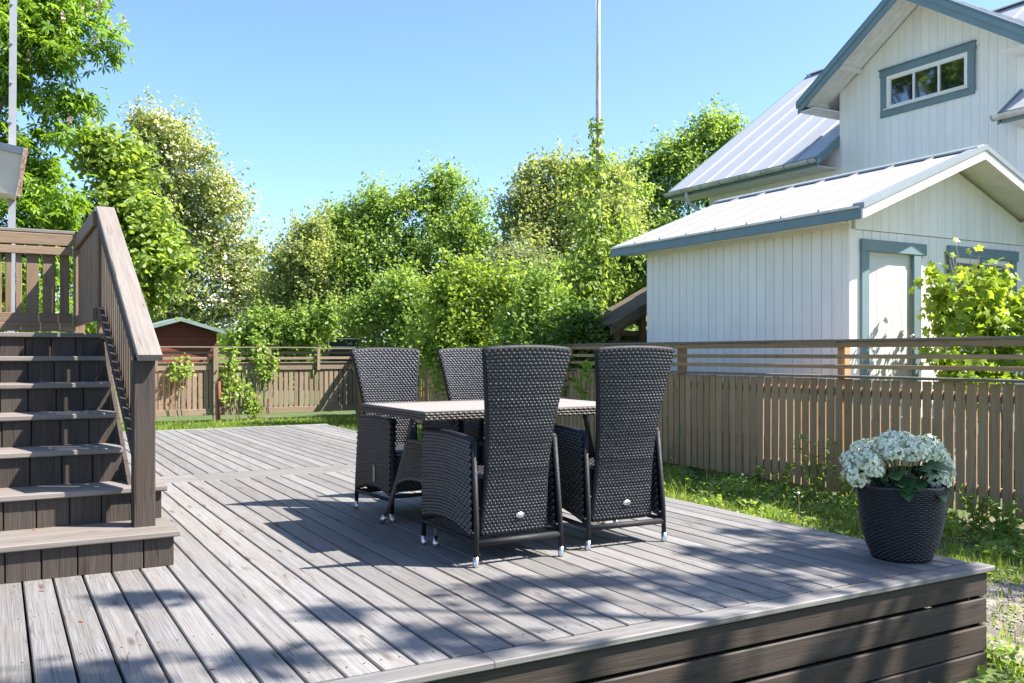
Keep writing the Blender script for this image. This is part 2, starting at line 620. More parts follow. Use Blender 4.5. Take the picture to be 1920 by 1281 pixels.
# front skirt of four boards, with a side skirt round the right-hand corner
zz = [(-.034, -.146), (-.163, -.287), (-.304, -.432), (-.437, -.565)]
for i, (za, zb) in enumerate(zz):
    off = (.0, .004, .002, -.004)[i]
    piece('skirt_board', (L_ - .05, .028, za - zb), ((DX0 + DX1) / 2 - .012 + off, 2.826 + off, (za + zb) / 2), 'fascia_wood', deck, ch=.006)
    piece('skirt_board', (.028, DY1 - 2.85, za - zb), (DX1 - .026, (DY1 + 2.85) / 2 - .003, (za + zb) / 2), 'fascia_wood', deck, ch=.006)
    piece('skirt_board', (L_ - .05, .028, za - zb), ((DX0 + DX1) / 2 - .012, DY1 - .03, (za + zb) / 2), 'fascia_wood', deck, ch=.006)
# joists and posts under the planks
yy = 3.0
while yy < 13.4:
    piece('joist', (L_ - .12, .045, .13), ((DX0 + DX1) / 2, yy, -DT - .0665), 'fascia_wood', deck)
    yy += .6
for px in (-1.45, .4, 2.3, 4.3):
    for py in (2.92, 5.4, 8.2, 10.8, 13.4):
        piece('support_post', (.09, .09, -GZ - .165), (px, py, (GZ - .16) / 2 - .004), 'fascia_wood', deck)

# ------------------------------------------------------------------ stairs
stairs = empty('garden_stairs', (-.3, 5.9, 0), 'steep wooden stairs with closed board risers and a sloping slatted handrail', 'stairs')
ZS = [.18, .36, .548, .728, .898, 1.062, 1.218]
YS = [4.87, 5.265, 5.565, 5.875, 6.185, 6.485, 6.755]
SX0 = -1.30
for k in range(7):
    x1 = .795 if k < 2 else .628
    z0 = 0 if k == 0 else ZS[k - 1]
    yb = YS[k + 1] if k < 6 else 9.0
    # riser of short upright boards
    x = x1
    n = 0
    while x > SX0 + .02:
        w = random.choice((.148, .152, .156))
        xa = max(SX0, x - w)
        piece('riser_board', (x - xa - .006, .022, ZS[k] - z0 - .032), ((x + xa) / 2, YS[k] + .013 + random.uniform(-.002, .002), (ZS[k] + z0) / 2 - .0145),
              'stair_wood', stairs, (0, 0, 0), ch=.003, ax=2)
        x -= w
        n += 1
    # dark backing so that no light comes through the joints
    MB().box(SX0, x1 - .004, YS[k] + .027, YS[k] + .034, max(0.002, z0 - .02), ZS[k] - .034).build('riser_backing', wmat('fascia_wood', 0), stairs)
    if k < 6:
        dpt = yb - YS[k] + .045
        xr = x1 + (.022 if k < 2 else 0)
        if k == 0:
            for (ya, ye) in ((YS[k] - .028, YS[k] + dpt * .5 - .03), (YS[k] + dpt * .5 - .026, yb + .012)):
                piece('tread', (xr - SX0, ye - ya, .030), ((xr + SX0) / 2, (ya + ye) / 2, ZS[k] - .015), 'tread_wood', stairs, ch=.005)
        else:
            for (ya, ye) in ((YS[k] - .026, YS[k] + dpt * .5 - .03), (YS[k] + dpt * .5 - .026, yb + .012)):
                piece('tread', (xr - SX0, ye - ya, .030), ((xr + SX0) / 2, (ya + ye) / 2, ZS[k] - .015), 'tread_wood', stairs, ch=.005)
    else:
        y = YS[k] - .026
        while y < 9.0:
            piece('landing_plank', (.75 - SX0, .118, .030), ((.75 + SX0) / 2, y + .059, ZS[k] - .015), 'tread_wood', stairs)
            y += .124
# closed side under the flight, outside the rail
side = [(5.28, 0.002), (9.0, 0.002), (9.0, 1.18), (6.77, 1.18), (5.28, .32)]


def side_z(y):
    return min(1.18, .32 + (y - 5.28) / (6.77 - 5.28) * .86)


y = 5.30
while y < 9.0:
    w = .118
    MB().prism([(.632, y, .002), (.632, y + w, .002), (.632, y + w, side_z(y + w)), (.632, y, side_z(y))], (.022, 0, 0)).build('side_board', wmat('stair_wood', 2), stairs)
    y += .124
# side of the two wide lower steps
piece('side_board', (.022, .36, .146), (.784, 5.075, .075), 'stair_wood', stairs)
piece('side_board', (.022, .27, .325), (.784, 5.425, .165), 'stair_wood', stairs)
# newel post
piece('newel_post', (.108, .098, .865), (.674, 5.085, .180 + .4325), 'stair_wood', stairs, ch=.006)
# sloping cap of the handrail
C0, C1 = Vector((.6925, 4.975, 1.058)), Vector((.6925, 7.172, 2.128))
beam('handrail_cap', C0, C1, .122, .034, 'tread_wood', stairs, up=(0, -.44, .9))
sl = (C1.z - C0.z) / (C1.y - C0.y)
# rail board under the cap and lower sloping rails
beam('handrail_rail', (.648, 5.14, 1.058 + (5.14 - 4.975) * sl - .075), (.648, 7.15, 1.058 + (7.15 - 4.975) * sl - .075), .022, .09, 'stair_wood', stairs)
beam('lower_rail', (.632, 5.06, .545), (.632, 6.80, 1.375), .030, .050, 'stair_wood', stairs)
beam('lower_rail', (.715, 5.06, .545), (.715, 6.80, 1.375), .022, .090, 'stair_wood', stairs)
y = 5.15
while y < 7.10:
    zt = 1.058 + (y + .04 - 4.975) * sl - .035
    zb = max(.50, .545 + (y - 5.06) / 1.74 * .83 - .055)
    if y > 6.72:
        zb = 1.30
    MB().prism([(.664, y, zb), (.664, y + .082, zb + (.039 if y < 6.7 else 0)), (.664, y + .082, zt + .02), (.664, y, zt - .02)], (.022, 0, 0)).build('baluster', wmat('rail_wood', 2), stairs)
    y += .107
# upper post of the flight
piece('newel_post', (.098, .098, .90), (.694, 7.215, 1.218 + .44), 'brown_wood', stairs, ch=.006)
# landing rail on the garden side (runs away from the stairs)
ZT = 2.142
piece('landing_rail_cap', (.13, 1.86, .030), (.690, 8.115, ZT - .015), 'tread_wood', stairs)
piece('landing_rail', (.026, 1.74, .095), (.628, 8.10, ZT - .085), 'rail_wood', stairs)
piece('landing_rail', (.026, 1.74, .095), (.628, 8.10, 1.365), 'rail_wood', stairs)
y = 7.29
while y < 8.95:
    piece('baluster', (.022, .088, .70), (.656, y + .044, 1.69), 'rail_wood', stairs)
    y += .099
piece('landing_post', (.09, .09, .93), (.655, 9.03, 1.66), 'rail_wood', stairs)
# landing rail along the back, wide and narrow slats in turn
piece('landing_rail_cap', (1.93, .135, .030), (-.345, 9.05, ZT + .017), 'tread_wood', stairs)
piece('landing_rail', (1.9, .026, .10), (-.35, 8.993, ZT - .055), 'rail_wood', stairs)
piece('landing_rail', (1.9, .028, .07), (-.35, 8.986, ZT - .155), 'rail_wood', stairs)
piece('landing_rail', (1.9, .026, .085), (-.35, 8.993, 1.395), 'rail_wood', stairs)
piece('landing_rail', (1.9, .028, .075), (-.35, 8.985, 1.315), 'rail_wood', stairs)
x = .575
for i, w in enumerate([.075, .10, .098, .05, .05, .108, .10, .052, .10, .098, .052, .1, .1]):
    x -= w
    if x < -1.3:
        break
    piece('baluster', (w, .022, .66), (x + w / 2, 9.02, 1.74), 'rail_wood', stairs)
    x -= (.036, .03, .032, .03, .024, .036)[i % 6]
for px in (-1.25, .68):
    piece('landing_post', (.09, .09, 1.18), (px, 8.93, .592), 'stair_wood', stairs)

# ------------------------------------------------------------------ fences
fence_r = empty('slatted_fence', (8.1, 12.0, GZ), 'long brown picket fence with open horizontal rails on top, below the white house', 'fence')
FX = 8.1
FY0, FY1 = 2.0, 22.2
y = FY0
while y < FY1:
    tilt = random.uniform(-.006, .006)
    hgt = random.uniform(1.215, 1.235)
    w = random.choice((.096, .098, .099))
    piece('picket', (.021, w, 1.232), (FX - .012 + random.uniform(-.003, .003), y, -.43 + .616 + random.uniform(-.008, .003)), 'fence_wood', fence_r, (tilt, 0, 0))
    y += .1195 + random.uniform(-.004, .004)
yj = [FY0, 4.2, 6.93, 9.66, 12.4, 15.1, 17.85, 20.4, FY1]
for a, b in zip(yj[:-1], yj[1:]):
    m_, l_ = (a + b) / 2, b - a
    dz = random.uniform(-.004, .004)
    piece('top_cap', (.145, l_ - .004, .028), (FX + .01, m_, 1.221 + dz), 'fence_cap_wood', fence_r, (random.uniform(-.002, .002), 0, 0))
    piece('rail', (.028, l_ - .004, .062), (FX - .03, m_, 1.174 + dz), 'fence_wood', fence_r)
    piece('rail', (.028, l_ - .004, .045), (FX - .03, m_, 1.045 + dz), 'fence_wood', fence_r, (random.uniform(-.0025, .0025), 0, 0))
    piece('rail', (.028, l_ - .004, .045), (FX - .03, m_, .934 + dz), 'fence_wood', fence_r, (random.uniform(-.0025, .0025), 0, 0))
    piece('ledge', (.125, l_ - .004, .028), (FX - .005, m_, .824 + dz), 'fence_cap_wood', fence_r)
    piece('rail', (.045, l_ - .004, .09), (FX + .024, m_, .66), 'fence_wood', fence_r)
    piece('rail', (.045, l_ - .004, .09), (FX + .024, m_, -.22), 'fence_wood', fence_r)
for y in yj[1:]:
    piece('fence_post', (.098, .098, 1.204 - GZ + .05), (FX + .098, y, (1.204 + GZ - .05) / 2), 'fence_wood', fence_r)

fence_b = empty('slatted_fence', (4.0, 22.2, GZ), 'sunlit picket fence with climbing greenery behind the far end of the deck', 'fence')
BY = 22.2
x = -.6
while x < 8.05:
    piece('picket', (.098, .021, 1.06), (x, BY + .012 + random.uniform(-.003, .003), .19 + random.uniform(-.01, .01)), 'far_fence_wood', fence_b, (0, random.uniform(-.006, .006), 0))
    x += .127 + random.uniform(-.004, .004)
xj = [-.6, 1.95, 4.53, 7.03, 8.1]
for a, b in zip(xj[:-1], xj[1:]):
    m_, l_ = (a + b) / 2, b - a
    dz = random.uniform(-.006, .006)
    piece('top_cap', (l_ - .004, .13, .028), (m_, BY - .02, 1.232 + dz - (.03 if a > 7 else 0)), 'fence_cap_wood', fence_b)
    piece('rail', (l_ - .004, .028, .06), (m_, BY + .03, 1.10 + dz), 'fence_cap_wood', fence_b)
    piece('rail', (l_ - .004, .028, .062), (m_, BY - .03, .965 + dz), 'far_fence_wood', fence_b)
    piece('rail', (l_ - .004, .028, .16), (m_, BY - .015, .765 + dz), 'far_fence_wood', fence_b)
    piece('rail', (l_ - .004, .028, .15), (m_, BY - .015, -.305 + dz), 'far_fence_wood', fence_b)
    piece('ledge', (l_ - .004, .09, .024), (m_, BY - .01, .858 + dz), 'fence_cap_wood', fence_b)
for px in (4.53, 1.95):
    piece('fence_post', (.115, .10, 1.78), (px, BY - .08, 1.218 - .89), 'far_fence_wood', fence_b)
for px in (5.8, 7.03, 3.2):
    piece('fence_post', (.075, .07, .55), (px, BY - .065, .943), 'far_fence_wood', fence_b)
piece('fence_post', (.11, .11, 1.85), (8.12, BY + .03, .30), 'far_fence_wood', fence_b)
tag(MB().tube([(4.60, 22.06, GZ - .05), (4.60, 22.05, .42)], .034, 10).build('rusty_pipe', plain('rust_red_pipe', (.20, .055, .035), rough=.8, noise=.4, nscale=12), None, True),
    'rust red pipe stub standing against the fence post', 'pipe')

# ------------------------------------------------------------------ house
house = empty('white_house', (12.7, 9, GZ), 'white board clad house with blue grey trim, pale metal roofs and a low annex', 'house')


def hb(mb, name, mat, parent=None):
    return mb.build(name, mat, parent or house)


AX, AY, AZ = 8.96, 7.5, 2.66               # annex corner and wall height
RX, RZ = 10.83, 3.68                       # annex ridge
EX, EZ = 8.55, 2.765                       # annex eave
ASL = (RZ - EZ) / (RX - EX)


def annex_z(x):                            # underside line of the annex roof
    return RZ - .12 - abs(x - RX) * ASL


# annex core walls and foundation
hb(MB().box(AX + .03, 12.69, AY + .034, 11.36, -.02, 2.60), 'wall', WHITE)
hb(MB().prism([(AX + .03, AY + .034, 2.601), (12.69, AY + .034, 2.601), (12.69, AY + .034, annex_z(12.69)), (RX, AY + .034, annex_z(RX)), (AX + .03, AY + .034, annex_z(AX + .03))], (0, 3.8, 0)), 'gable_wall', WHITE)
hb(MB().box(AX + .05, 12.69, AY + .05, 11.34, GZ - .05, -.021), 'foundation', STONE)
# siding of the long shaded side
y = AY + .105
while y < 11.30:
    w = .157
    piece('siding_board', (.028, w - .006, 2.69), (AX + .015, y + w / 2, 1.325), WHITE, house, ch=.006)
    y += w + .002
piece('corner_board', (.030, .098, 2.69), (AX + .010, AY + .052, 1.325), WHITE, house, ch=.005)
piece('corner_board', (.030, .090, 2.69), (AX + .010, 11.34, 1.325), WHITE, house, ch=.005)
piece('frieze_board', (.022, 3.9, .055), (AX - .008, 9.42, 2.64), WHITE, house)
# siding of the door wall, leaving out door and window
DOOR = (9.27, 10.15, .30, 2.335)
WIN = (10.97, 12.22, 1.28, 2.36)
x = AX + .10
piece('corner_board', (.098, .030, 2.58), (AX + .049, AY + .008, 1.30), WHITE, house, ch=.005)
while x < 12.66:
    w = .157
    xa, xb = x, min(12.69, x + w - .004)
    spans = [(0.0, 2.585)]
    if xb > DOOR[0] - .05 and xa < DOOR[1] + .05:
        spans = [(DOOR[3] + .05, 2.585)]
    elif xb > WIN[0] - .05 and xa < WIN[1] + .05:
        spans = [(0.0, WIN[2] - .05), (WIN[3] + .05, 2.585)]
    for (za, zb) in spans:
        piece('siding_board', (xb - xa, .028, round(zb - za, 3)), ((xa + xb) / 2, AY + .016, (za + zb) / 2), WHITE, house, ch=.006)
    # gable tier above
    MB().prism([(xa, AY - .012, 2.592), (xb, AY - .012, 2.592), (xb, AY - .012, annex_z(xb)), (xa, AY - .012, annex_z(xa))] if not (xa < RX < xb) else
               [(xa, AY - .012, 2.592), (xb, AY - .012, 2.592), (xb, AY - .012, annex_z(xb)), (RX, AY - .012, annex_z(RX)), (xa, AY - .012, annex_z(xa))],
               (0, .04, 0)).build('siding_board', WHITE, house)
    x += w
# door with trim
door = hb(MB().box(DOOR[0], DOOR[1], AY + .028, AY + .068, DOOR[2], DOOR[3] - .03), 'door', plain('cream_door_paint', (.62, .62, .55), rough=.42, noise=.05, nscale=4))
for i in range(5):
    xa = DOOR[0] + .06 + i * .155
    piece('door_panel', (.149, .012, 1.62), (xa + .0745, AY + .024, DOOR[2] + 1.03), MATS['cream_door_paint'], door, ch=.005)
MB().tube([(DOOR[1] - .07, AY + .03, 1.30), (DOOR[1] - .07, AY - .03, 1.30)], [.012, .012], 10).tube([(DOOR[1] - .07, AY - .025, 1.30), (DOOR[1] - .07, AY - .055, 1.30), (DOOR[1] - .07, AY - .07, 1.30)], [.022, .03, .018], 12).build('door_knob', STEEL, door, True)
for hz_ in (.55, 1.35, 2.05):
    MB().tube([(DOOR[0] + .012, AY + .018, hz_), (DOOR[0] + .012, AY + .018, hz_ + .10)], .010, 8).build('hinge', STEEL, door)
piece('door_trim', (.135, .034, 2.06), (DOOR[0] - .0675 + .02, AY - .017, DOOR[2] + 1.02), TRIM, house)
piece('door_trim', (.135, .034, 2.06), (DOOR[1] + .0675 - .02, AY - .017, DOOR[2] + 1.02), TRIM, house)
piece('door_trim', (1.22, .042, .145), ((DOOR[0] + DOOR[1]) / 2 + .05, AY - .021, 2.405), TRIM, house)
MB().box(DOOR[0] - .2, DOOR[1] + .2, 6.75, AY - .005, GZ, .10).box(DOOR[0] - .2, DOOR[1] + .2, 7.08, AY - .005, .101, .27).build('door_step', STONE, house)


def window(xf, O, a, b, n, depth, parent, fr=.05):
    """Casements in an opening: O lower corner, a along, b up, depth into the wall, n lights."""
    O, a, b, depth = Vector(O), Vector(a), Vector(b), Vector(depth)
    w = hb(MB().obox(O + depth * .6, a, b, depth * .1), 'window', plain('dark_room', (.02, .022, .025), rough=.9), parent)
    la, lb = a.length, b.length
    ea, eb = a / la, b / lb
    fm = MB()
    fm.obox(O, ea * fr, b, depth * .5).obox(O + a - ea * fr, ea * fr, b, depth * .5)
    fm.obox(O + ea * fr, a - ea * 2 * fr, eb * fr, depth * .5).obox(O + ea * fr + b - eb * fr, a - ea * 2 * fr, eb * fr, depth * .5)
    fm.build('frame', WHITE, w)
    st = (la - 2 * fr) / n
    for i in range(n):
        p = O + ea * (fr + st * i + .012) + eb * (fr + .012)
        MB().obox(p + depth * .30, ea * (st - .024), eb * (lb - 2 * fr - .024), depth * .08).build('pane', GLASS, w)
        sm = MB()
        q = O + ea * (fr + st * i) + eb * fr + depth * .12
        t = .018
        sm.obox(q, ea * t, eb * (lb - 2 * fr), depth * .3).obox(q + ea * (st - t), ea * t, eb * (lb - 2 * fr), depth * .3)
        sm.obox(q + ea * t, ea * (st - 2 * t), eb * t, depth * .3).obox(q + ea * t + eb * (lb - 2 * fr - t), ea * (st - 2 * t), eb * t, depth * .3)
        sm.build('sash', WHITE, w)
    return w


window('annex', (WIN[0], AY - .004, WIN[2]), (WIN[1] - WIN[0], 0, 0), (0, 0, WIN[3] - WIN[2]), 2, (0, .10, 0), house, fr=.06)
piece('window_trim', (.12, .034, 1.12), (WIN[0] - .05, AY - .017, 1.82), TRIM, house)
piece('window_trim', (.12, .034, 1.12), (WIN[1] + .05, AY - .017, 1.82), TRIM, house)
piece('window_trim', (.15, .030, 1.0), ((WIN[0] + WIN[1]) / 2, AY - .020, 1.84), TRIM, house)
piece('window_trim', (1.53, .042, .14), ((WIN[0] + WIN[1]) / 2, AY - .021, 2.425), TRIM, house)
piece('window_trim', (1.49, .05, .10), ((WIN[0] + WIN[1]) / 2, AY - .025, 1.235), TRIM, house)


def metal_slope(O, E, S, n, parent, name='roof', base=WHITE_SOFFIT, th=.055, seam=None):
    """Standing seam roof: O eave corner, E along the eave, S up the slope."""
    O, E, S = Vector(O), Vector(E), Vector(S)
    nrm = E.cross(S).normalized()
    if nrm.z < 0:
        nrm = -nrm
    r = hb(MB().obox(O - nrm * th, E, S, nrm * (th - .002)), name, base, parent)
    e = E / n
    ee = E.normalized()
    for i in range(n):
        MB().obox(O + e * i + ee * .004, e - ee * .008, S, nrm * .008).build('roof_sheet', ROOF, r)
        if i:
            MB().obox(O + e * i - ee * .011 - nrm * .001, ee * .022, S, nrm * .036).build('roof_seam', seam or ROOF, r)
    return r


# annex roof
ar = metal_slope((EX, 7.0, EZ), (0, 4.78, 0), (RX - EX, 0, RZ - EZ), 8, house, seam=plain('tan_grey_seam', (.30, .275, .25), rough=.5))
metal_slope((2 * RX - EX, 7.0, EZ), (0, 4.78, 0), (EX - RX, 0, RZ - EZ), 8, house)
hb(MB().prism([(RX - .13, 6.985, RZ - .03), (RX, 6.985, RZ + .022), (RX + .13, 6.985, RZ - .03), (RX + .13, 6.985, RZ - .008), (RX, 6.985, RZ + .045), (RX - .13, 6.985, RZ - .008)], (0, 4.81, 0)), 'ridge_cap', ROOF_EDGE)
# eave fascia and its thin metal drip
piece('fascia_board', (.026, 4.80, .118), (EX - .005, 9.39, EZ - .092), TRIM, house)
piece('drip_edge', (.05, 4.79, .022), (EX - .010, 9.39, EZ - .020), GUTTER, house)
hb(MB().box(EX + .012, AX - .004, 7.46, 11.75, EZ - .120, EZ - .104), 'soffit', WHITE_SOFFIT)
# barge boards of the annex gable
for sg in (-1, 1):
    ex = RX + sg * (RX - EX)
    O = Vector((ex, 6.985, EZ))
    S = Vector((RX - ex, 0, RZ - EZ))
    hb(MB().prism([(ex, 6.96, EZ - .15), (RX, 6.96, RZ - .15), (RX, 6.96, RZ - .035), (ex, 6.96, EZ - .035)], (0, .035, 0)), 'barge_board', WHITE)
    hb(MB().prism([(ex, 6.945, EZ - .034), (RX, 6.945, RZ - .034), (RX, 6.945, RZ + .034), (ex, 6.945, EZ + .034)], (0, .16, 0)), 'verge_flashing', ROOF_EDGE)
for x in (12.5,):
    piece('purlin_end', (.09, .50, .10), (x, 7.24, annex_z(x) - .02), WHITE_SOFFIT, house)

# ---- main block
K = 1.13                                   # the main block stands this much farther off than a first estimate


def kz(z):
    return H + (z - H) * K


MX = 12.7 * K
GY0, GY1, GYC, GTIP = 7.54 * K, 10.81 * K, 9.185 * K, 11.2 * K        # cross gable walls and middle
ME, MZ = 12.17 * K, kz(4.42)                       # main eave
MRX, MRZ = 16.35 * K, kz(7.52)                     # main ridge
MSL = (MRZ - MZ) / (MRX - ME)
GT, GAZ = kz(5.43), kz(6.77)                       # cross gable eave tip height, apex
GSL = (GAZ - GT) / (GTIP - GYC)


def main_z(x):
    return MZ + (x - ME) * MSL - .10


def gable_z(y):
    return GAZ - .12 - abs(y - GYC) * GSL


MY0, MY1 = 2.6, 14.11 * K
MXR = 2 * MRX - MX
hb(MB().box(MX + .03, MXR, MY0, MY1 - .03, GZ, MZ + .24), 'wall', WHITE)
hb(MB().prism([(MX + .03, MY1 - .03, MZ + .241), (MXR, MY1 - .03, MZ + .241), (MRX, MY1 - .03, MRZ - .14)], (0, MY0 - MY1 + .03, 0)), 'gable_wall', WHITE)
hb(MB().prism([(MX + .03, GY0 + .02, MZ - .1), (MX + .03, GY1 - .02, MZ - .1), (MX + .03, GY1 - .02, gable_z(GY1)), (MX + .03, GYC, gable_z(GYC)), (MX + .03, GY0 + .02, gable_z(GY0))], (2.6, 0, 0)), 'gable_wall', WHITE)
y = MY1 - .02
GW = (8.326 * K, 9.98 * K, kz(4.955), kz(5.73))            # gable window outer trim
while y > 5.6:
    w = .157
    ya, yb = y - w + .004, y
    ym = (ya + yb) / 2
    if ym > GY1 or ym < GY0:
        piece('siding_board', (.028, w - .004, 5.0 + .0), (MX + .015, ym, main_z(MX) - 2.5 - .02), WHITE, house, ch=.006)
    else:
        tops = [(ya, gable_z(ya)), (yb, gable_z(yb))]
        poly = [(MX, ya, 2.0), (MX, yb, 2.0), (MX, yb, tops[1][1])] + ([(MX, GYC, gable_z(GYC))] if ya < GYC < yb else []) + [(MX, ya, tops[0][1])]
        if yb > GW[0] + .07 and ya < GW[1] - .07:
            lo = [(MX, ya, 2.0), (MX, yb, 2.0), (MX, yb, GW[2] + .06), (MX, ya, GW[2] + .06)]
            hi = [(MX, ya, GW[3] - .06), (MX, yb, GW[3] - .06)] + poly[2:]
            MB().prism(lo, (.028, 0, 0)).build('siding_board', WHITE, house)
            MB().prism(hi, (.028, 0, 0)).build('siding_board', WHITE, house)
        else:
            MB().prism(poly, (.028, 0, 0)).build('siding_board', WHITE, house)
    y -= w
piece('corner_board', (.034, .10, 5.0), (MX + .004, MY1 - .04, main_z(MX) - 2.52), WHITE, house)
piece('corner_board', (.034, .09, 1.9), (MX + .002, GY1 - .035, kz(4.92)), WHITE, house)
# gable window: trim, casing and three lights
tw = .115 * K
piece('window_trim', (.036, GW[1] - GW[0] + .03, tw), (MX - .016, (GW[0] + GW[1]) / 2, GW[3] - tw / 2), TRIM, house)
piece('window_cap', (.060, GW[1] - GW[0] + .05, .022), (MX - .026, (GW[0] + GW[1]) / 2, GW[3] + .012), TRIM, house)
piece('window_trim', (.034, GW[1] - GW[0], tw), (MX - .015, (GW[0] + GW[1]) / 2, GW[2] + tw / 2), TRIM, house)
for yc in (GW[0] + tw / 2, GW[1] - tw / 2):
    piece('window_trim', (.032, tw, GW[3] - GW[2] - 2 * tw - .004), (MX - .014, yc, (GW[2] + GW[3]) / 2), TRIM, house)
window('gable', (MX - .02, GW[1] - tw, GW[2] + tw), (0, -(GW[1] - GW[0] - 2 * tw), 0), (0, 0, GW[3] - GW[2] - 2 * tw), 3, (.14, 0, 0), house, fr=.055)
piece('window_sill', (.07, GW[1] - GW[0] - 2 * tw + .06, .022), (MX - .045, (GW[0] + GW[1]) / 2, GW[2] + tw + .002), WHITE, house)
# main roof: left of the gable, behind it, right of it
sv = Vector((MRX - ME, 0, MRZ - MZ))
mr = metal_slope((ME, 10.86 * K, MZ), (0, (14.75 - 10.86) * K, 0), sv, 7, house)
k0 = (MX + .08 - ME) / (MRX - ME)
metal_slope(Vector((ME, 7.62 * K, MZ)) + sv * k0, (0, (10.85 - 7.62) * K, 0), sv * (1 - k0), 5, house)
metal_slope((ME, 2.3, MZ), (0, 7.61 * K - 2.3, 0), sv, 9, house)
metal_slope((2 * MRX - ME, 2.3, MZ), (0, 14.75 * K - 2.3, 0), (-sv.x, 0, sv.z), 10, house)
hb(MB().prism([(MRX - .16, 2.28, MRZ - .06), (MRX, 2.28, MRZ + .03), (MRX + .16, 2.28, MRZ - .06), (MRX + .16, 2.28, MRZ - .035), (MRX, 2.28, MRZ + .055), (MRX - .16, 2.28, MRZ - .035)], (0, 14.77 * K - 2.28, 0)), 'ridge_cap', ROOF_EDGE)
for (ya, yb) in ((10.86 * K - .036, 10.86 * K - .001), (14.75 * K + .002, 14.75 * K + .036), (7.61 * K + .002, 7.61 * K + .038)):
    hb(MB().prism([(ME - .02, ya, MZ - .17), (ME + sv.x * .98, ya, MZ - .17 + sv.z * .98), (ME + sv.x * .98, ya, MZ + .03 + sv.z * .98), (ME - .02, ya, MZ + .02)] if ya > 13 else
                  [(ME - .02, ya, MZ - .17), (ME + .62, ya, MZ - .17 + .64 * MSL), (ME + .62, ya, MZ + .03 + .64 * MSL), (ME - .02, ya, MZ + .02)], (0, yb - ya, 0)), 'barge_board', TRIM)


def gutter(y0, y1):
    x, z = ME - .066, MZ - .030
    mb = MB()
    n = 8
    prof = [(x + .078 * math.cos(math.pi + math.pi * i / n), z + .078 * math.sin(math.pi + math.pi * i / n)) for i in range(n + 1)]
    inner = [(x + .072 * math.cos(math.pi + math.pi * i / n), z + .072 * math.sin(math.pi + math.pi * i / n)) for i in range(n + 1)]
    mb.prism([(p[0], y0, p[1]) for p in prof] + [(p[0], y0, p[1]) for p in inner[::-1]], (0, y1 - y0, 0))
    g = mb.build('gutter', GUTTER, house)
    y = y0 + .15
    while y < y1:
        bm = MB()
        pr = [(x + .084 * math.cos(math.pi + math.pi * i / n), z + .084 * math.sin(math.pi + math.pi * i / n)) for i in range(n + 1)]
        bm.prism([(p[0], y, p[1]) for p in pr] + [(p[0], y, p[1]) for p in prof[::-1]], (0, .03, 0))
        bm.build('gutter_bracket', ROOF_EDGE, g)
        y += .62
    return g


gutter(10.80 * K, 14.80 * K)
gutter(2.3, 7.66 * K)
for ya, yb in ((10.87 * K, 14.75 * K), (2.3, 7.6 * K)):
    piece('fascia_board', (.026, yb - ya, .085), (ME + .022, (ya + yb) / 2, MZ - .115), TRIM, house)
    piece('drip_edge', (.07, yb - ya, .016), (ME - .018, (ya + yb) / 2, MZ + .002), plain('dark_drip', (.10, .10, .10), rough=.6), house)
    hb(MB().box(ME + .026, MX - .004, ya, yb, MZ - .158, MZ - .142), 'soffit', WHITE_SOFFIT)
MB().tube([(ME - .055, 14.15 * K, MZ - .09), (ME - .055, 14.15 * K, MZ - .20), (ME + .02, 14.15 * K, MZ - .34), (ME + .37, 14.15 * K, MZ - .50), (ME + .49, 14.15 * K, MZ - .60), (ME + .51, 14.15 * K, MZ - .8), (ME + .51, 14.15 * K, GZ + .1)], .042, 12).build('downpipe', GUTTER, house, True)
# cross gable roof
gx0 = 12.11 * K
for sg in (1, -1):
    yt = GYC + sg * (GTIP - GYC)
    metal_slope((gx0, yt, GT), (4.0, 0, 0), (0, GYC - yt, GAZ - GT), 7, house)
    # stepped verge boards
    for (dx, zlo, zhi, yo) in ((-.030, -.23, -.09, .0), (-.052, -.10, .00, .03), (-.034, -.005, .05, .045)):
        ye = yt + sg * yo
        ze = GT - yo * GSL
        hb(MB().prism([(gx0 + dx, ye, ze + zlo), (gx0 + dx, GYC, GAZ + zlo), (gx0 + dx, GYC, GAZ + zhi), (gx0 + dx, ye, ze + zhi)], (.030 if zhi < .04 else .12, 0, 0)), 'barge_board', TRIM)
    # boarded soffit under the verge
    nrm = Vector((0, sg * GSL, 1)).normalized()
    for j in range(4):
        a = Vector((gx0 + .01 + j * .160, yt, GT)) - nrm * .085
        hb(MB().obox(a, (.154, 0, 0), (0, (GYC - yt), GAZ - GT), -nrm * .018), 'soffit_board', WHITE_SOFFIT)
    for f in (.42, .08):
        yb_ = yt + (GYC - yt) * f
        zb_ = GT + (GAZ - GT) * f - .175
        piece('purlin_end', (.56, .075, .11), (gx0 + .31, yb_, zb_), WHITE_SOFFIT, house, (math.atan(GSL) * -sg, 0, 0))
    # boxed eave end
    hb(MB().box(gx0 + .0, 16.0, min(yt, yt - sg * .42), max(yt, yt - sg * .42), GT - .20, GT - .18), 'soffit', WHITE_SOFFIT)
    piece('fascia_board', (3.2, .024, .12), (gx0 + 1.62, yt + sg * .013, GT - .09), TRIM, house)
hb(MB().tube([(14.3 * K, 8.15 * K, kz(5.9)), (14.3 * K, 8.15 * K, kz(7.05))], .055, 12), 'vent_pipe', ROOF_EDGE)
# low link between annex and main block
hb(MB().box(12.695, MX + .02, 8.3, 11.3, GZ, 2.45), 'wall', WHITE)

# ------------------------------------------------------------------ wood store beyond the annex
ws = empty('wood_store', (9.7, 12.6, GZ), 'brown open-sided wood store with sloping roof against the far end of the annex', 'shed')
sl2 = (1.95 - 1.58) / (9.42 - 8.70)


def ws_z(x): return 1.57 + (x - 8.70) * sl2


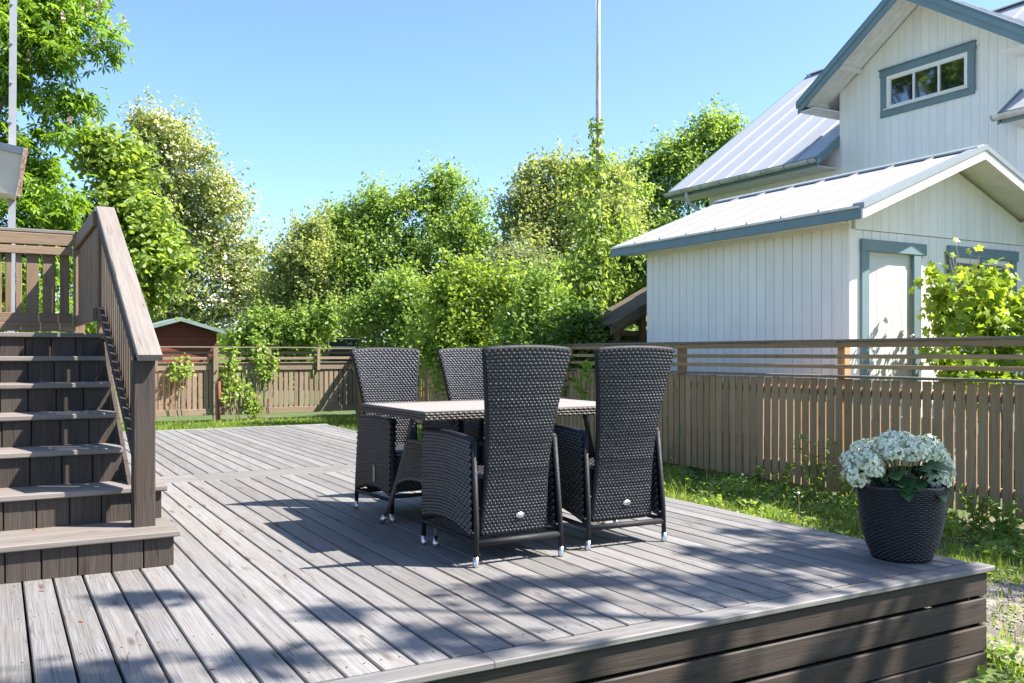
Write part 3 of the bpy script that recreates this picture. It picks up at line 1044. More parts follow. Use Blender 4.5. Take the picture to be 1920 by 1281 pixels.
MB().prism([(8.64, 11.85, ws_z(8.64)), (11.0, 11.85, ws_z(11.0)), (11.0, 11.85, ws_z(11.0) + .03), (8.64, 11.85, ws_z(8.64) + .03)], (0, .92, 0)).build('roof', SHED_ROOF, ws)
MB().prism([(8.57, 11.83, ws_z(8.57) - .13), (11.0, 11.83, ws_z(11.0) - .13), (11.0, 11.83, ws_z(11.0) + .0), (8.57, 11.83, ws_z(8.57))], (0, .025, 0)).build('barge_board', SHED_ROOF, ws)
MB().prism([(8.72, 11.93, ws_z(8.72) - .20), (11.0, 11.93, ws_z(11.0) - .20), (11.0, 11.93, ws_z(11.0) - .09), (8.72, 11.93, ws_z(8.72) - .09)], (0, .05, 0)).build('rafter', wmat('brown_wood', 0), ws)
for (px, py) in ((8.80, 12.0), (9.33, 12.0), (10.9, 12.0), (8.80, 12.68), (10.9, 12.68)):
    zt = ws_z(px) - .09
    piece('post', (.09, .09, zt - GZ + .03), (px, py, (zt + GZ - .03) / 2), 'brown_wood', ws)
z = -.4
while z < 1.7:
    xa = max(8.76, 8.70 + (z + .1 - 1.40) / sl2)
    piece('slat', (11.0 - xa, .022, .085), ((11.0 + xa) / 2, 12.06, z), 'brown_wood', ws)
    piece('slat', (.022, .70, .085), (8.745, 12.36, min(z, 1.34)), 'brown_wood', ws) if z < 1.36 else None
    z += .165
MB().box(8.8, 11.0, 12.73, 12.76, GZ, 1.4).build('back_wall', wmat('brown_wood', 0), ws)
# split logs stacked inside
lm = plain('cut_log_end', (.23, .15, .085), rough=.9, noise=.4, nscale=10)
lg = [None]
for j in range(9):
    for i in range(13):
        if lg[0] is None:
            lg[0] = MB().tube([(0, 0, 0), (0, .45, 0)], .075, 7).mesh('log', lm)
        link('log', lg[0], ws, (8.93 + i * .152 + (j % 2) * .06, 12.16, GZ + .08 + j * .135), (0, random.uniform(0, 6), 0))

# ------------------------------------------------------------------ garden shed far back
sh = empty('garden_shed', (4.27, 26.6, GZ), 'small red brown garden shed with a green gabled roof behind the far fence', 'shed')
SY, SXc, SW = 25.5, 4.27, .98
z = GZ
while z < 1.62:
    piece('wall_board', (2 * SW, .025, .118), (SXc, SY, z + .06), 'red_wood', sh)
    z += .122
MB().prism([(SXc - SW, SY - .012, 1.62), (SXc + SW, SY - .012, 1.62), (SXc, SY - .012, 1.96)], (0, .025, 0)).build('gable', wmat('red_wood', 0), sh)
MB().box(SXc - SW, SXc + SW, SY + .014, SY + 2.2, GZ, 1.60).build('wall', wmat('red_wood', 1), sh)
for sg in (-1, 1):
    MB().prism([(SXc, SY - .28, 1.99), (SXc + sg * 1.14, SY - .28, 1.645), (SXc + sg * 1.14, SY - .28, 1.70), (SXc, SY - .28, 2.045)], (0, 2.7, 0)).build('roof', GREEN_ROOF, sh)
    MB().prism([(SXc, SY - .31, 1.94), (SXc + sg * 1.16, SY - .31, 1.60), (SXc + sg * 1.16, SY - .31, 1.69), (SXc, SY - .31, 2.03)], (0, .028, 0)).build('barge_board', GREEN_ROOF, sh)

# a small glazed cold frame half hidden in the bushes
cf = empty('cold_frame', tuple(at(648, 700, 26.5).xy) + (GZ,), 'dark glazed box with thin white bars showing above the far fence', 'cold frame')
c0 = at(648, 645, 26.5)
MB().box(c0.x - .50, c0.x + .50, c0.y, c0.y + .7, GZ, 1.56).build('box', plain('dark_box', (.025, .03, .04), rough=.35), cf)
for zz_ in (1.25, 1.50):
    MB().box(c0.x - .53, c0.x + .53, c0.y - .03, c0.y - .002, zz_, zz_ + .03).build('bar', WHITE, cf)
MB().box(c0.x - .53, c0.x - .50, c0.y - .03, c0.y - .002, 1.10, 1.56).build('bar', WHITE, cf)

# ------------------------------------------------------------------ flagpole
fp = at(1121, 663, 19.0)
pole = empty('flagpole', (fp.x, fp.y, GZ), 'tall slender weathered white flagpole rising out of the bushes', 'flagpole')
MB().tube([(fp.x, fp.y, GZ), (fp.x, fp.y, 4), (fp.x + .01, fp.y, 7), (fp.x + .03, fp.y, 10.5)], [.066, .056, .044, .030], 12).build('pole', POLE_PAINT, pole, True)
MB().lathe([(.001, .13), (.045, .1), (.06, .05), (.045, .0), (.03, -.02)], 12, (fp.x + .03, fp.y, 10.5)).build('finial', POLE_PAINT, pole, True)
MB().tube([(fp.x - .06, fp.y, 1.2), (fp.x - .045, fp.y, 10.4)], .004, 5).build('halyard', WHITE, pole)

# ------------------------------------------------------------------ bolted steel post with sheet metal hood by the landing
pp = at(19, 663, 11.3)
bp_ = empty('bolted_post', (pp.x, pp.y, 0), 'grey bolted steel post carrying a beige sheet metal hood behind the landing rail', 'post')
MB().obox((pp.x - .042, pp.y - .03, 0), (.084, 0, 0), (0, .06, 0), (.045, 0, 7.0)).build('pole', POST_METAL, bp_)
for k in range(9):
    z = 2.0 + k * .49
    MB().tube([(pp.x - .012 + z * .0064, pp.y - .05, z), (pp.x - .012 + z * .0064, pp.y - .028, z)], .016, 8).build('bolt', ROOF_EDGE, bp_)
h0 = Vector((pp.x + .15, pp.y - .36, 0))
A = [at(-120, 245, 11.0), at(44, 283, 11.0), at(30, 366, 11.0), at(-120, 333, 11.0)]
hd = MB().prism([A[0], A[1], A[2], A[3]], Vector((0, .42, -.02))).build('hood', HOOD, bp_)
dvec = Vector((0, -.035, 0))
up_ = (A[0] - A[3]).normalized()
al = (A[1] - A[0])
MB().obox(A[0] + dvec - Vector((0, 0, .05)), al, Vector((0, 0, .085)), -dvec * 1.2).build('rim', POST_METAL, hd)
MB().obox(A[3] + dvec - Vector((0, 0, .015)), A[2] - A[3], Vector((0, 0, .05)), -dvec * 1.2).build('rim', HOOD, hd)
MB().obox(A[2] + dvec * 1.3 - Vector((0, 0, .02)), A[1] - A[2] + Vector((0, 0, .05)), Vector((.05, 0, 0)), -dvec * 1.2).build('rim', RUST, hd)


# ------------------------------------------------------------------ woven panels
def weave(P, nr, nc, amp, bulge, sub=4, sign=1.0, thin=.07):
    """Plain weave: rows of flat strands passing over and under nc stakes. P(u, v) -> points; sign turns the normal."""
    us = np.linspace(0, 1, nc * sub + 1)
    vs_l, fs_l = [], []
    base = 0
    prof = ((thin, 0.0), (.28, .85), (.5, 1.0), (.72, .85), (1 - thin, 0.0))
    nu = len(us)
    rw = np.random.default_rng(nr * 100 + nc)
    for i in range(nr):
        jit = np.interp(np.arange(nu), np.arange(0, nu + sub, sub), rw.normal(1, .11, len(range(0, nu + sub, sub))))
        sag = np.interp(us, np.linspace(0, 1, 7), rw.normal(0, .05, 7)) / nr
        tone = rw.normal(1, .12)
        pts = []
        for (t, hgt) in prof:
            v = np.clip((i + t) / nr + sag, 0, 1)
            p = P(us, v)
            du = P(np.clip(us + 1e-3, 0, 1), v) - P(np.clip(us - 1e-3, 0, 1), v)
            dv = P(us, np.clip(v + 1e-3, 0, 1)) - P(us, np.clip(v - 1e-3, 0, 1))
            n = np.cross(du, dv)
            n /= np.linalg.norm(n, axis=1, keepdims=True) + 1e-12
            off = amp * (np.cos(np.pi * us * nc + np.pi * (i % 2)) + .38) * jit + bulge * hgt * tone
            pts.append(p + n * (sign * off)[:, None])
        k = len(prof)
        vs_l.append(np.concatenate(pts))
        idx = np.arange(k * nu).reshape(k, nu) + base
        q = np.stack([idx[:-1, :-1], idx[:-1, 1:], idx[1:, 1:], idx[1:, :-1]], -1).reshape(-1, 4)
        if sign < 0:
            q = q[:, ::-1]
        fs_l.append(q)
        base += k * nu
    return np.concatenate(vs_l), np.concatenate(fs_l)


def weave_obj(name, P, nr, nc, amp, bulge, mat, parent, sub=4, sign=1.0):
    v, f = weave(P, nr, nc, amp, bulge, sub, sign)
    return tag(link(name, fast_mesh(name, v, f, mat, smooth=True), parent), kind='stuff')


# ------------------------------------------------------------------ recliner chair (faces +y)
def back_pts(side):
    zs_ = np.array([.15, .32, .48, .70, .90, 1.10])
    ws_ = np.array([.203, .192, .186, .199, .226, .262])

    def P(u, v):
        z = .152 + v * .945
        w = np.interp(z, zs_, ws_) - .012
        x = (u * 2 - 1) * (w + .004)
        y = -.262 - .170 * ((z - .15) / .95) ** 1.35 + .028 * (u * 2 - 1) ** 2 * (z / 1.1) + side * .013
        z2 = z + .012 * (1 - (u * 2 - 1) ** 2) * (z > 1.0) * (z - 1.0) * 10
        return np.stack([x, y, z2], -1)
    return P


def make_chair():
    t = empty('recliner_chair', (0, 0, 0))
    core = MB()
    Pf, Pb = back_pts(1), back_pts(-1)
    nu, nv = 9, 16
    for P in (Pb, Pf):
        U, V = np.meshgrid(np.linspace(0, 1, nu), np.linspace(0, 1, nv))
        pts = P(U.ravel(), V.ravel())
        sg = -1 if P is Pb else 1
        fs = [(j * nu + i, j * nu + i + 1, (j + 1) * nu + i + 1, (j + 1) * nu + i) for j in range(nv - 1) for i in range(nu - 1)]
        if P is Pf:
            fs = [f[::-1] for f in fs]
        core.add([tuple(p) for p in pts], fs)
    back = link('backrest', core.mesh('backrest', WICKER_CORE), t)
    # padded rim right round the back
    rim = []
    Pm = back_pts(0)
    for v in np.linspace(0, 1, 14): rim.append(Pm(np.array([0.0]), np.array([v]))[0])
    for u in np.linspace(.03, .97, 11): rim.append(Pm(np.array([u]), np.array([1.0]))[0])
    for v in np.linspace(1, 0, 14): rim.append(Pm(np.array([1.0]), np.array([v]))[0])
    for u in np.linspace(.9, .1, 7): rim.append(Pm(np.array([u]), np.array([0.0]))[0])
    rim.append(rim[0])
    link('rim', MB().tube([tuple(p) for p in rim], .0155, 10, cap=False).mesh('rim', WICKER_TUBE, True), back)
    weave_obj('weave', Pb, 58, 34, .0048, .0034, WICKER, back, sign=1.0)
    weave_obj('weave', Pf, 58, 34, .0048, .0034, WICKER, back, sign=-1.0)
    # wrapped top edge
    tp = MB()
    link('badge', MB().lathe([(.0005, .004), (.014, .0035), (.017, 0)], 20).mesh('badge', STEEL, True), back, (.02, -.292, .235), (math.radians(90), 0, 0)).scale = (1.55, .9, 1)
    # sides: arm, woven side panel and legs
    for s in (-1, 1):
        def Ps(off):
            def P(u, v):
                yb = -.300 + .03 * v
                yf = .305
                y = yb + u * (yf - yb)
                zb = .150 + .045 * np.sin(np.pi * np.clip(u, 0, 1)) + .02 * u
                zt = .632 + .012 * np.sin(np.pi * u) + .010 * u
                z = zb + v * (zt - zb)
                x = s * (.244 + off) + s * .008 * (1 - v) + 0 * u
                return np.stack([x, y, z], -1)
            return P
        Po, Pi = Ps(.016), Ps(-.016)
        nu2, nv2 = 9, 6
        U, V = np.meshgrid(np.linspace(0, 1, nu2), np.linspace(0, 1, nv2))
        sd = MB()
        for P in (Po, Pi):
            pts = P(U.ravel(), V.ravel())
            sd.add([tuple(p) for p in pts], [(j * nu2 + i, j * nu2 + i + 1, (j + 1) * nu2 + i + 1, (j + 1) * nu2 + i) for j in range(nv2 - 1) for i in range(nu2 - 1)])
        arm = link('side_panel', sd.mesh('side_panel', WICKER_CORE), t)
        weave_obj('weave', Po, 26, 33, .0038, .003, WICKER, arm, sign=(1.0 if s > 0 else -1.0))
        weave_obj('weave', Pi, 26, 33, .0038, .003, WICKER, arm, sign=(-1.0 if s > 0 else 1.0))
        Pc = Ps(0)
        top = [Pc(np.array([u]), np.array([1.0]))[0] for u in np.linspace(0, 1, 9)]
        link('armrest', MB().tube([tuple(p) for p in top], .0195, 10).mesh('armrest', WICKER_TUBE, True), t)
        bot = [Pc(np.array([u]), np.array([0.0]))[0] for u in np.linspace(0, 1, 9)]
        link('lower_edge', MB().tube([tuple(p) for p in bot], .017, 8).mesh('lower_edge', WICKER_TUBE, True), arm)
        for (y0, y1) in ((-.318, -.270), (.310, .305)):
            lg_ = link('leg', MB().tube([(s * .256, y0, .05), (s * .252, y0 * .99 + y1 * .01, .2), (s * .245, y1, .632)], [.0135, .0140, .0150], 10).mesh('leg', WICKER_TUBE, True), t)
            link('foot_cap', MB().tube([(s * .2567, y0, .0), (s * .2567, y0, .006), (s * .2561, y0, .052)], [.0140, .0155, .0155], 12).mesh('foot_cap', STEEL, True), lg_)
        link('side_stretcher', MB().tube([(s * .254, -.31, .125), (s * .254, .30, .135)], .013, 8).mesh('side_stretcher', WICKER_TUBE, True), t)
    link('stretcher', MB().tube([(-.254, -.313, .118), (.254, -.313, .118)], .0165, 10).mesh('stretcher', WICKER_TUBE, True), t)
    link('stretcher', MB().tube([(-.254, .30, .16), (.254, .30, .16)], .0135, 8).mesh('stretcher', WICKER_TUBE, True), t)
    # seat with woven front apron
    seat = link('seat', MB().box(-.224, .224, -.245, .285, .375, .432).box(-.222, .222, .262, .284, .19, .374).mesh('seat', WICKER_CORE), t)

    def Pseat(u, v):
        return np.stack([-.224 + .448 * u, -.245 + .535 * v, .434 + 0 * u], -1)

    def Papr(u, v):
        return np.stack([-.224 + .448 * u, .288 + 0 * u, .432 - .25 * v], -1)
    weave_obj('weave', Pseat, 28, 28, .004, .003, WICKER, seat, sub=3)
    weave_obj('weave', Papr, 13, 28, .004, .003, WICKER, seat, sub=3, sign=-1.0)
    link('front_roll', MB().tube([(-.224, .282, .425), (.224, .282, .425)], .018, 8).mesh('front_roll', WICKER, True), seat)
    # gas strut under the seat and release plate on the right side panel
    link('gas_strut', MB().tube([(.06, -.27, .16), (.05, .1, .33)], .011, 8).mesh('gas_strut', STEEL, True), t)
    pl = MB()
    ring = [(0, .017 * math.cos(a) if False else 0, 0) for a in ()]
    n = 20
    outer = []
    for k in range(n):
        a = 2 * math.pi * k / n
        yy_ = .0165 * math.cos(a)
        zz2 = .0165 * math.sin(a) + (.042 if math.sin(a) > 0 else -.042)
        outer.append((0, yy_, zz2))
    pl.prism(outer, (.008, 0, 0))
    link('release_plate', pl.mesh('release_plate', plain('dull_steel_plate', (.22, .21, .20), rough=.4, metal=.8)), t, (.270, .055, .285))
    return t


chair = make_chair()
chairs = [
    ((2.360, 4.385), 0.010, 'dark wicker recliner with its back to the stairs side, covering the table middle'),
    ((3.098, 4.425), -0.045, 'dark wicker recliner with its back turned, beside the potted hydrangea end of the table'),
    ((2.455, 5.730), math.pi + .015, 'dark wicker recliner facing the deck front, beside the table corner nearest the stairs'),
    ((3.130, 5.760), math.pi - .02, 'dark wicker recliner facing the deck front, mostly hidden behind another chair'),
]
for i, (p, rz, lab) in enumerate(chairs):
    c = chair if i == 0 else copy_tree(chair)
    c.location = (p[0], p[1], .001)
    c.rotation_euler = (0, 0, rz)
    tag(c, lab, 'chair', 'wicker recliners round the garden table')

# ------------------------------------------------------------------ table
TX0, TX1, TY0, TY1, TZ = 2.006, 3.50, 4.455, 5.455, .76
tb = empty('garden_table', ((TX0 + TX1) / 2, (TY0 + TY1) / 2, .001), 'rectangular grey brown wicker garden table with a smooth slatted top', 'table')
top = MB().box(TX0 + .012, TX1 - .012, TY0 + .012, TY1 - .012, TZ - .046, TZ - .004).build('table_top', TABLE_CORE, tb)
n = 8
wd = (TY1 - TY0 - .05) / n
for i in range(n):
    piece('top_slat', (TX1 - TX0 - .05, wd - .0015, .008), ((TX0 + TX1) / 2, TY0 + .025 + wd * (i + .5), TZ - .003), TABLE_TOP, top, ch=.001)


def edge(p, q, out):
    p, q, out = np.array(p), np.array(q), np.array(out)

    def P(u, v):
        return p + (q - p) * u[:, None] + out * 0 + np.array([0, 0, -.044]) * (1 - v)[:, None]
    return P


for (p, q) in (((TX0, TY0, TZ), (TX1, TY0, TZ)), ((TX1, TY0, TZ), (TX1, TY1, TZ)), ((TX1, TY1, TZ), (TX0, TY1, TZ)), ((TX0, TY1, TZ), (TX0, TY0, TZ))):
    ln = math.dist(p, q)
    pin = (Vector(q) - Vector(p)).cross(Vector((0, 0, 1))).normalized() * -.006
    weave_obj('edge_weave', edge(tuple(Vector(p) + pin), tuple(Vector(q) + pin), (0, 0, 0)), 3, int(ln / .017), .0035, .004, TABLE_WICKER, top)
link('edge_roll', MB().tube([(TX0 + .012, TY0 + .012, TZ - .002), (TX1 - .012, TY0 + .012, TZ - .002), (TX1 - .012, TY1 - .012, TZ - .002), (TX0 + .012, TY1 - .012, TZ - .002), (TX0 + .012, TY0 + .012, TZ - .002)], .008, 8).mesh('edge_roll', TABLE_WICKER, True), top)
yc = 5.0


def leg_x(z):
    return np.interp(z, [0, .10, .20, .30, .48, .72], [2.125, 2.155, 2.182, 2.205, 2.25, 2.30])


def leg_h(z):
    return np.interp(z, [0, .08, .16, .25, .36, .50, .72], [.405, .372, .343, .322, .308, .298, .285])


for s_end in (1, -1):
    def lx(z):
        return leg_x(z) if s_end > 0 else (TX0 + TX1) - leg_x(z)
    for sg in (-1, 1):
        zs3 = [.05, .10, .16, .22, .28, .34, .41, .48, .56, .65, .72]
        lg3 = MB().tube([(float(lx(z)), yc + sg * float(leg_h(z)), z) for z in zs3], .0145, 10).build('leg', TABLE_WICKER, tb, True)
        MB().tube([(float(lx(0)), yc + sg * float(leg_h(0)), .001), (float(lx(.055)), yc + sg * float(leg_h(.055)), .055)], .0165, 12).build('foot_cap', STEEL, lg3, True)

    def Pp(off):
        def P(u, v):
            q = u * 2 - 1
            zb = .235 + .085 * np.sqrt(np.clip(1 - q * q, 0, 1))
            z = zb + v * (.535 - zb)
            return np.stack([lx(z) + off, yc + q * leg_h(z), z], -1)
        return P
    U, V = np.meshgrid(np.linspace(0, 1, 21), np.linspace(0, 1, 6))
    pts = Pp(0)(U.ravel(), V.ravel())
    pn = link('end_panel', MB().add([tuple(p) for p in pts], [(j * 21 + i, j * 21 + i + 1, (j + 1) * 21 + i + 1, (j + 1) * 21 + i) for j in range(5) for i in range(20)]).mesh('end_panel', TABLE_CORE), tb)
    weave_obj('weave', Pp(-.004), 16, 38, .0035, .003, TABLE_WICKER, pn, sub=3, sign=-1.0)
    weave_obj('weave', Pp(.004), 16, 38, .0035, .003, TABLE_WICKER, pn, sub=3, sign=1.0)
    for v_ in (0.0, 1.0):
        pt = [Pp(0)(np.array([u]), np.array([v_]))[0] for u in np.linspace(.01, .99, 19)]
        link('edge_roll', MB().tube([tuple(p) for p in pt], .011, 8).mesh('edge_roll', TABLE_WICKER, True), pn)
MB().tube([(2.26, yc, .52), (3.246, yc, .52)], .018, 10).build('stretcher', TABLE_WICKER, tb, True)

# ------------------------------------------------------------------ pot with hydrangea
PX, PY = 4.155, 3.140
pot = empty('wicker_pot', (PX, PY, 0), 'dark woven plant pot at the corner of the deck', 'pot')
prof = [(.130, .004), (.143, .02), (.168, .08), (.189, .15), (.202, .22), (.208, .29), (.210, .36), (.210, .385)]
pr_r = np.array([p[0] for p in prof]); pr_z = np.array([p[1] for p in prof])
link('bowl', MB().lathe([(.001, .004)] + prof + [(.204, .39), (.196, .385), (.19, .30), (.185, .29)], 40).mesh('bowl', WICKER_CORE, True), pot, (PX, PY, 0))


def Ppot(u, v):
    z = .006 + v * .376
    r = np.interp(z, pr_z, pr_r) + .001
    a = u * 2 * np.pi
    return np.stack([PX + r * np.cos(a), PY + r * np.sin(a), z], -1)


weave_obj('weave', Ppot, 38, 58, .0042, .0036, POT_WICKER, pot, sub=3, sign=1.0)
rimp = [(PX + .209 * math.cos(a), PY + .209 * math.sin(a), .388 + .003 * math.sin(9 * a)) for a in np.linspace(0, 2 * math.pi, 49)]
link('rim', MB().tube(rimp, .0115, 10, cap=False).mesh('rim', POT_WICKER, True), pot)
MB().lathe([(.001, .315), (.1, .318), (.189, .308)], 28, (PX, PY, 0)).build('soil', SOIL, pot, True)

hyd = empty('hydrangea', (PX, PY, .31), 'white mophead hydrangea with dark green leaves growing in the wicker pot', 'plant')


def vnoise(n):
    v = RNG.normal(size=(n, 3))
    return v / np.linalg.norm(v, axis=1, keepdims=True)


def floret_head(c, r, squash, tilt):
    n = int(230 * (r / .07) ** 2)
    d = vnoise(n * 2)
    d = d[d[:, 2] > -.55][:n]
    d[:, 2] *= squash
    ctr = d * (r * RNG.uniform(.86, 1.06, (len(d), 1)))
    nrm = d + RNG.normal(scale=.28, size=d.shape)
    nrm /= np.linalg.norm(nrm, axis=1, keepdims=True)
    t1 = np.cross(nrm, RNG.normal(size=d.shape)); t1 /= np.linalg.norm(t1, axis=1, keepdims=True)
    t2 = np.cross(nrm, t1)
    vs, fs = [], []
    for k in range(len(ctr)):
        s = RNG.uniform(.0085, .0120)
        b = len(vs)
        vs.append(ctr[k] - nrm[k] * .003)
        for q in range(4):
            a = q * math.pi / 2
            dr = t1[k] * math.cos(a) + t2[k] * math.sin(a)
            sd_ = -t1[k] * math.sin(a) + t2[k] * math.cos(a)
            vs += [ctr[k] + (dr * .55 + sd_ * .52) * s + nrm[k] * .002, ctr[k] + dr * s * 1.15 + nrm[k] * .0, ctr[k] + (dr * .55 - sd_ * .52) * s + nrm[k] * .002]
            i = b + 1 + q * 3
            fs.append((b, i + 2, i + 1, i))
    return fast_mesh('flower_head', np.array(vs), np.array(fs), PETAL)


heads = [  # pixel u, v in the photograph, radius, how far nearer (-) or farther than the pot's axis
    (1690, 832, .068, .02), (1662, 838, .058, -.05), (1652, 842, .066, .07), (1712, 842, .060, -.01), (1737, 838, .068, .05), (1716, 850, .066, -.10),
    (1748, 852, .060, -.01), (1622, 846, .064, .03), (1676, 853, .046, -.12), (1606, 868, .060, -.02), (1630, 868, .058, -.10), (1601, 888, .052, -.06),
    (1765, 888, .054, .00), (1757, 902, .058, -.06), (1760, 860, .052, .06), (1640, 884, .040, -.13), (1596, 862, .05, .04), (1672, 826, .055, .08), (1612, 902, .045, -.05), (1770, 872, .045, .02)]
d0 = PX * FW.x + PY * FW.y
centre = Vector((PX, PY, .315))
for (u, v, r, dd) in heads:
    p = at(u, v, d0 + dd)
    st = MB()
    b0 = centre + (Vector((p.x, p.y, 0)) - Vector((PX, PY, 0))) * .25 - Vector((0, 0, .005))
    st.tube([b0, b0.lerp(p, .5) + Vector((0, 0, .03)), p - Vector((0, 0, r * .3))], .0045, 6)
    stem = st.build('stem', STALK, hyd)
    hd_ = link('flower_head', floret_head(p, r * 1.16, .8, 0), hyd, p)


def leaf_patch(P, D, Nn, ln, wd, nseg=4, droop=.25, tip=1.0):
    """One broad leaf from base P along D, blade normal Nn."""
    P, D, Nn = Vector(P), Vector(D).normalized(), Vector(Nn)
    Nn = (Nn - D * Nn.dot(D)).normalized()
    S = D.cross(Nn)
    vs, fs = [], []
    prof_ = [(0, .06), (.18, .72), (.42, 1.0), (.68, .78), (.88, .36), (1.0, .02)]
    for (t, w) in prof_:
        mid = P + D * (ln * t) - Nn * (ln * droop * t * t)
        h_ = wd * w / 2
        vs += [mid - S * h_ + Nn * h_ * .28, mid, mid + S * h_ + Nn * h_ * .28]
    for i in range(len(prof_) - 1):
        a = i * 3
        fs += [(a, a + 1, a + 4, a + 3), (a + 1, a + 2, a + 5, a + 4)]
    return vs, fs


HLEAF = plain('dark_hydrangea_leaf', (.030, .085, .020), rough=.4, noise=.35, nscale=12)
for k in range(58):
    a = RNG.uniform(0, 2 * math.pi)
    el = RNG.uniform(-.75, .35)
    r0 = RNG.uniform(.06, .17)
    z0 = RNG.uniform(.37, .50)
    P = Vector((PX + r0 * math.cos(a), PY + r0 * math.sin(a), z0))
    b_ = a + RNG.uniform(-.6, .6)
    D = Vector((math.cos(b_), math.sin(b_), el))
    vs, fs = leaf_patch(P, D, (math.cos(b_) * .5 + RNG.uniform(-.4, .4), math.sin(b_) * .5 + RNG.uniform(-.4, .4), 1), RNG.uniform(.10, .14), RNG.uniform(.078, .105), droop=.18)
    me = MB().add([Vector(v) - P for v in vs], fs).mesh('leaf', HLEAF, True)
    link('leaf', me, hyd, P)


# ------------------------------------------------------------------ leaves, trees and bushes
def leaf_cards(C, Nrm, size, aspect=.62, fold=.18, droop=.0):
    """Many folded leaf blades: centres C, blade normals Nrm, lengths size."""
    n = len(C)
    t = np.cross(Nrm, RNG.normal(size=(n, 3)))
    t /= np.linalg.norm(t, axis=1, keepdims=True) + 1e-9
    b = np.cross(Nrm, t)
    s = size[:, None]
    base = C - t * s * .5
    tip = C + t * s * .5 - Nrm * s * droop
    lft = C - t * s * .06 + b * s * aspect * .5 + Nrm * s * fold * .5
    rgt = C - t * s * .06 - b * s * aspect * .5 + Nrm * s * fold * .5
    V = np.stack([base, lft, tip, rgt], 1).reshape(-1, 3)
    i = np.arange(n) * 4
    F = np.concatenate([np.stack([i, i + 2, i + 1], 1), np.stack([i, i + 3, i + 2], 1)])
    return V, F


def unit(v):
    return v / (np.linalg.norm(v, axis=1, keepdims=True) + 1e-9)


def crown_points(lobes, n, clump=.35, shell=.55, sprigs=.15, per=28, up=.35):
    """Leaf centres, normals and a light/dark value per leaf, gathered in clumps inside ellipsoid lobes with shoots sticking out.
    lobes: (centre, (rx, ry, rz))"""
    vol = np.array([r[0] * r[1] * r[2] for _, r in lobes]) ** .62
    vol /= vol.sum()
    ncl = max(4, int(n / per))
    which = RNG.choice(len(lobes), ncl, p=vol)
    Cs = np.array([tuple(c) for c, _ in lobes]); Rs = np.array([r for _, r in lobes])
    d = unit(RNG.normal(size=(ncl, 3)))
    rad = (shell + (1 - shell) * RNG.random(ncl)) ** .8
    low = RNG.random(ncl) < .22
    rad[low] *= RNG.random(low.sum())
    cc = Cs[which] + d * Rs[which] * rad[:, None]
    tone = RNG.normal(.0, .16, ncl)
    csz = clump * RNG.uniform(.6, 1.35, ncl)
    k = RNG.integers(0, ncl, n)
    off = RNG.normal(size=(n, 3)) * .42
    off[:, 2] *= .72
    P = cc[k] + off * csz[k][:, None]
    out = unit(d[k] * .6 + off * .5)
    nspr = int(n * sprigs / 14)
    tn = tone[k]
    if nspr:
        ks = RNG.integers(0, ncl, nspr)
        dirs = unit(d[ks] * .75 + RNG.normal(size=(nspr, 3)) * .35 + np.array([0, 0, .75]))
        ln = clump * RNG.uniform(.7, 1.9, nspr)
        t = RNG.random((nspr, 14)) ** .8
        Q = cc[ks][:, None, :] + dirs[:, None, :] * (ln[:, None] * t)[:, :, None] + RNG.normal(size=(nspr, 14, 3)) * (clump * .12)
        P = np.concatenate([P, Q.reshape(-1, 3)])
        out = np.concatenate([out, np.repeat(dirs, 14, 0)])
        tn = np.concatenate([tn, np.repeat(tone[ks] + .08, 14)])
    nn = len(P)
    nrm = unit(out * .45 + RNG.normal(size=(nn, 3)) * .55 + np.array([0, 0, up]))
    tint = np.clip(.5 + tn + RNG.normal(0, .17, nn), 0, 1)
    return P, nrm, tint, cc


def px_lobes(lst, d, depth=.8):
    """Lobes outlined on the photograph (u, v, ru, rv in pixels [, extra distance]) at distance d."""
    out = []
    for q in lst:
        u, v, ru, rv = q[:4]
        dd = d + (q[4] if len(q) > 4 else 0)
        rx, rz = ru / 1700 * dd, rv / 1700 * dd
        ry = max(.35, min(rx, 2.5) * depth)
        c = at(u, v, dd)
        out.append((c, (rx * .86, ry * .9, rz * .86)))
        for _ in range(4):
            w = unit(RNG.normal(size=(1, 3)))[0]
            w[2] = abs(w[2]) if RNG.random() < .7 else w[2]
            k = RNG.uniform(.30, .52)
            out.append((c + Vector((w[0] * rx * .8, w[1] * ry * .8, w[2] * rz * .78)), (rx * k, ry * k, rz * k)))
    return out


def trunk_mesh(base, lobes, cc, r0, nlimb, split=.35):
    """Tapered trunk with limbs reaching into the crown."""
    mb = MB()
    base = Vector(base)
    top = max((c for c, r in lobes), key=lambda c: c[2])
    top = Vector(top)
    mid = base.lerp(top, .5) + Vector((random.uniform(-.15, .15), random.uniform(-.15, .15), 0))
    mb.tube([base - Vector((0, 0, .1)), base + Vector((0, 0, .25)), base.lerp(mid, .5), mid, mid.lerp(top, .6), top], [r0 * 1.35, r0, r0 * .82, r0 * .6, r0 * .33, r0 * .1], 9)
    sel = cc[RNG.choice(len(cc), min(nlimb, len(cc)), replace=False)]
    for q in sel:
        q = Vector(q)
        t = random.uniform(split * .6, .8)
        s = base.lerp(mid, t * 2) if t < .5 else mid.lerp(top, (t - .5) * 2)
        if s.z > q.z - .1:
            s = base.lerp(mid, max(.2, min(.95, (q.z - base.z) / max(.1, mid.z - base.z) * .7)))
        m = s.lerp(q, .5) + Vector((random.uniform(-.12, .12), random.uniform(-.12, .12), (q - s).length * .12))
        rr = r0 * random.uniform(.16, .34)
        mb.tube([s, m, q], [rr, rr * .6, rr * .18], 5)
    return mb


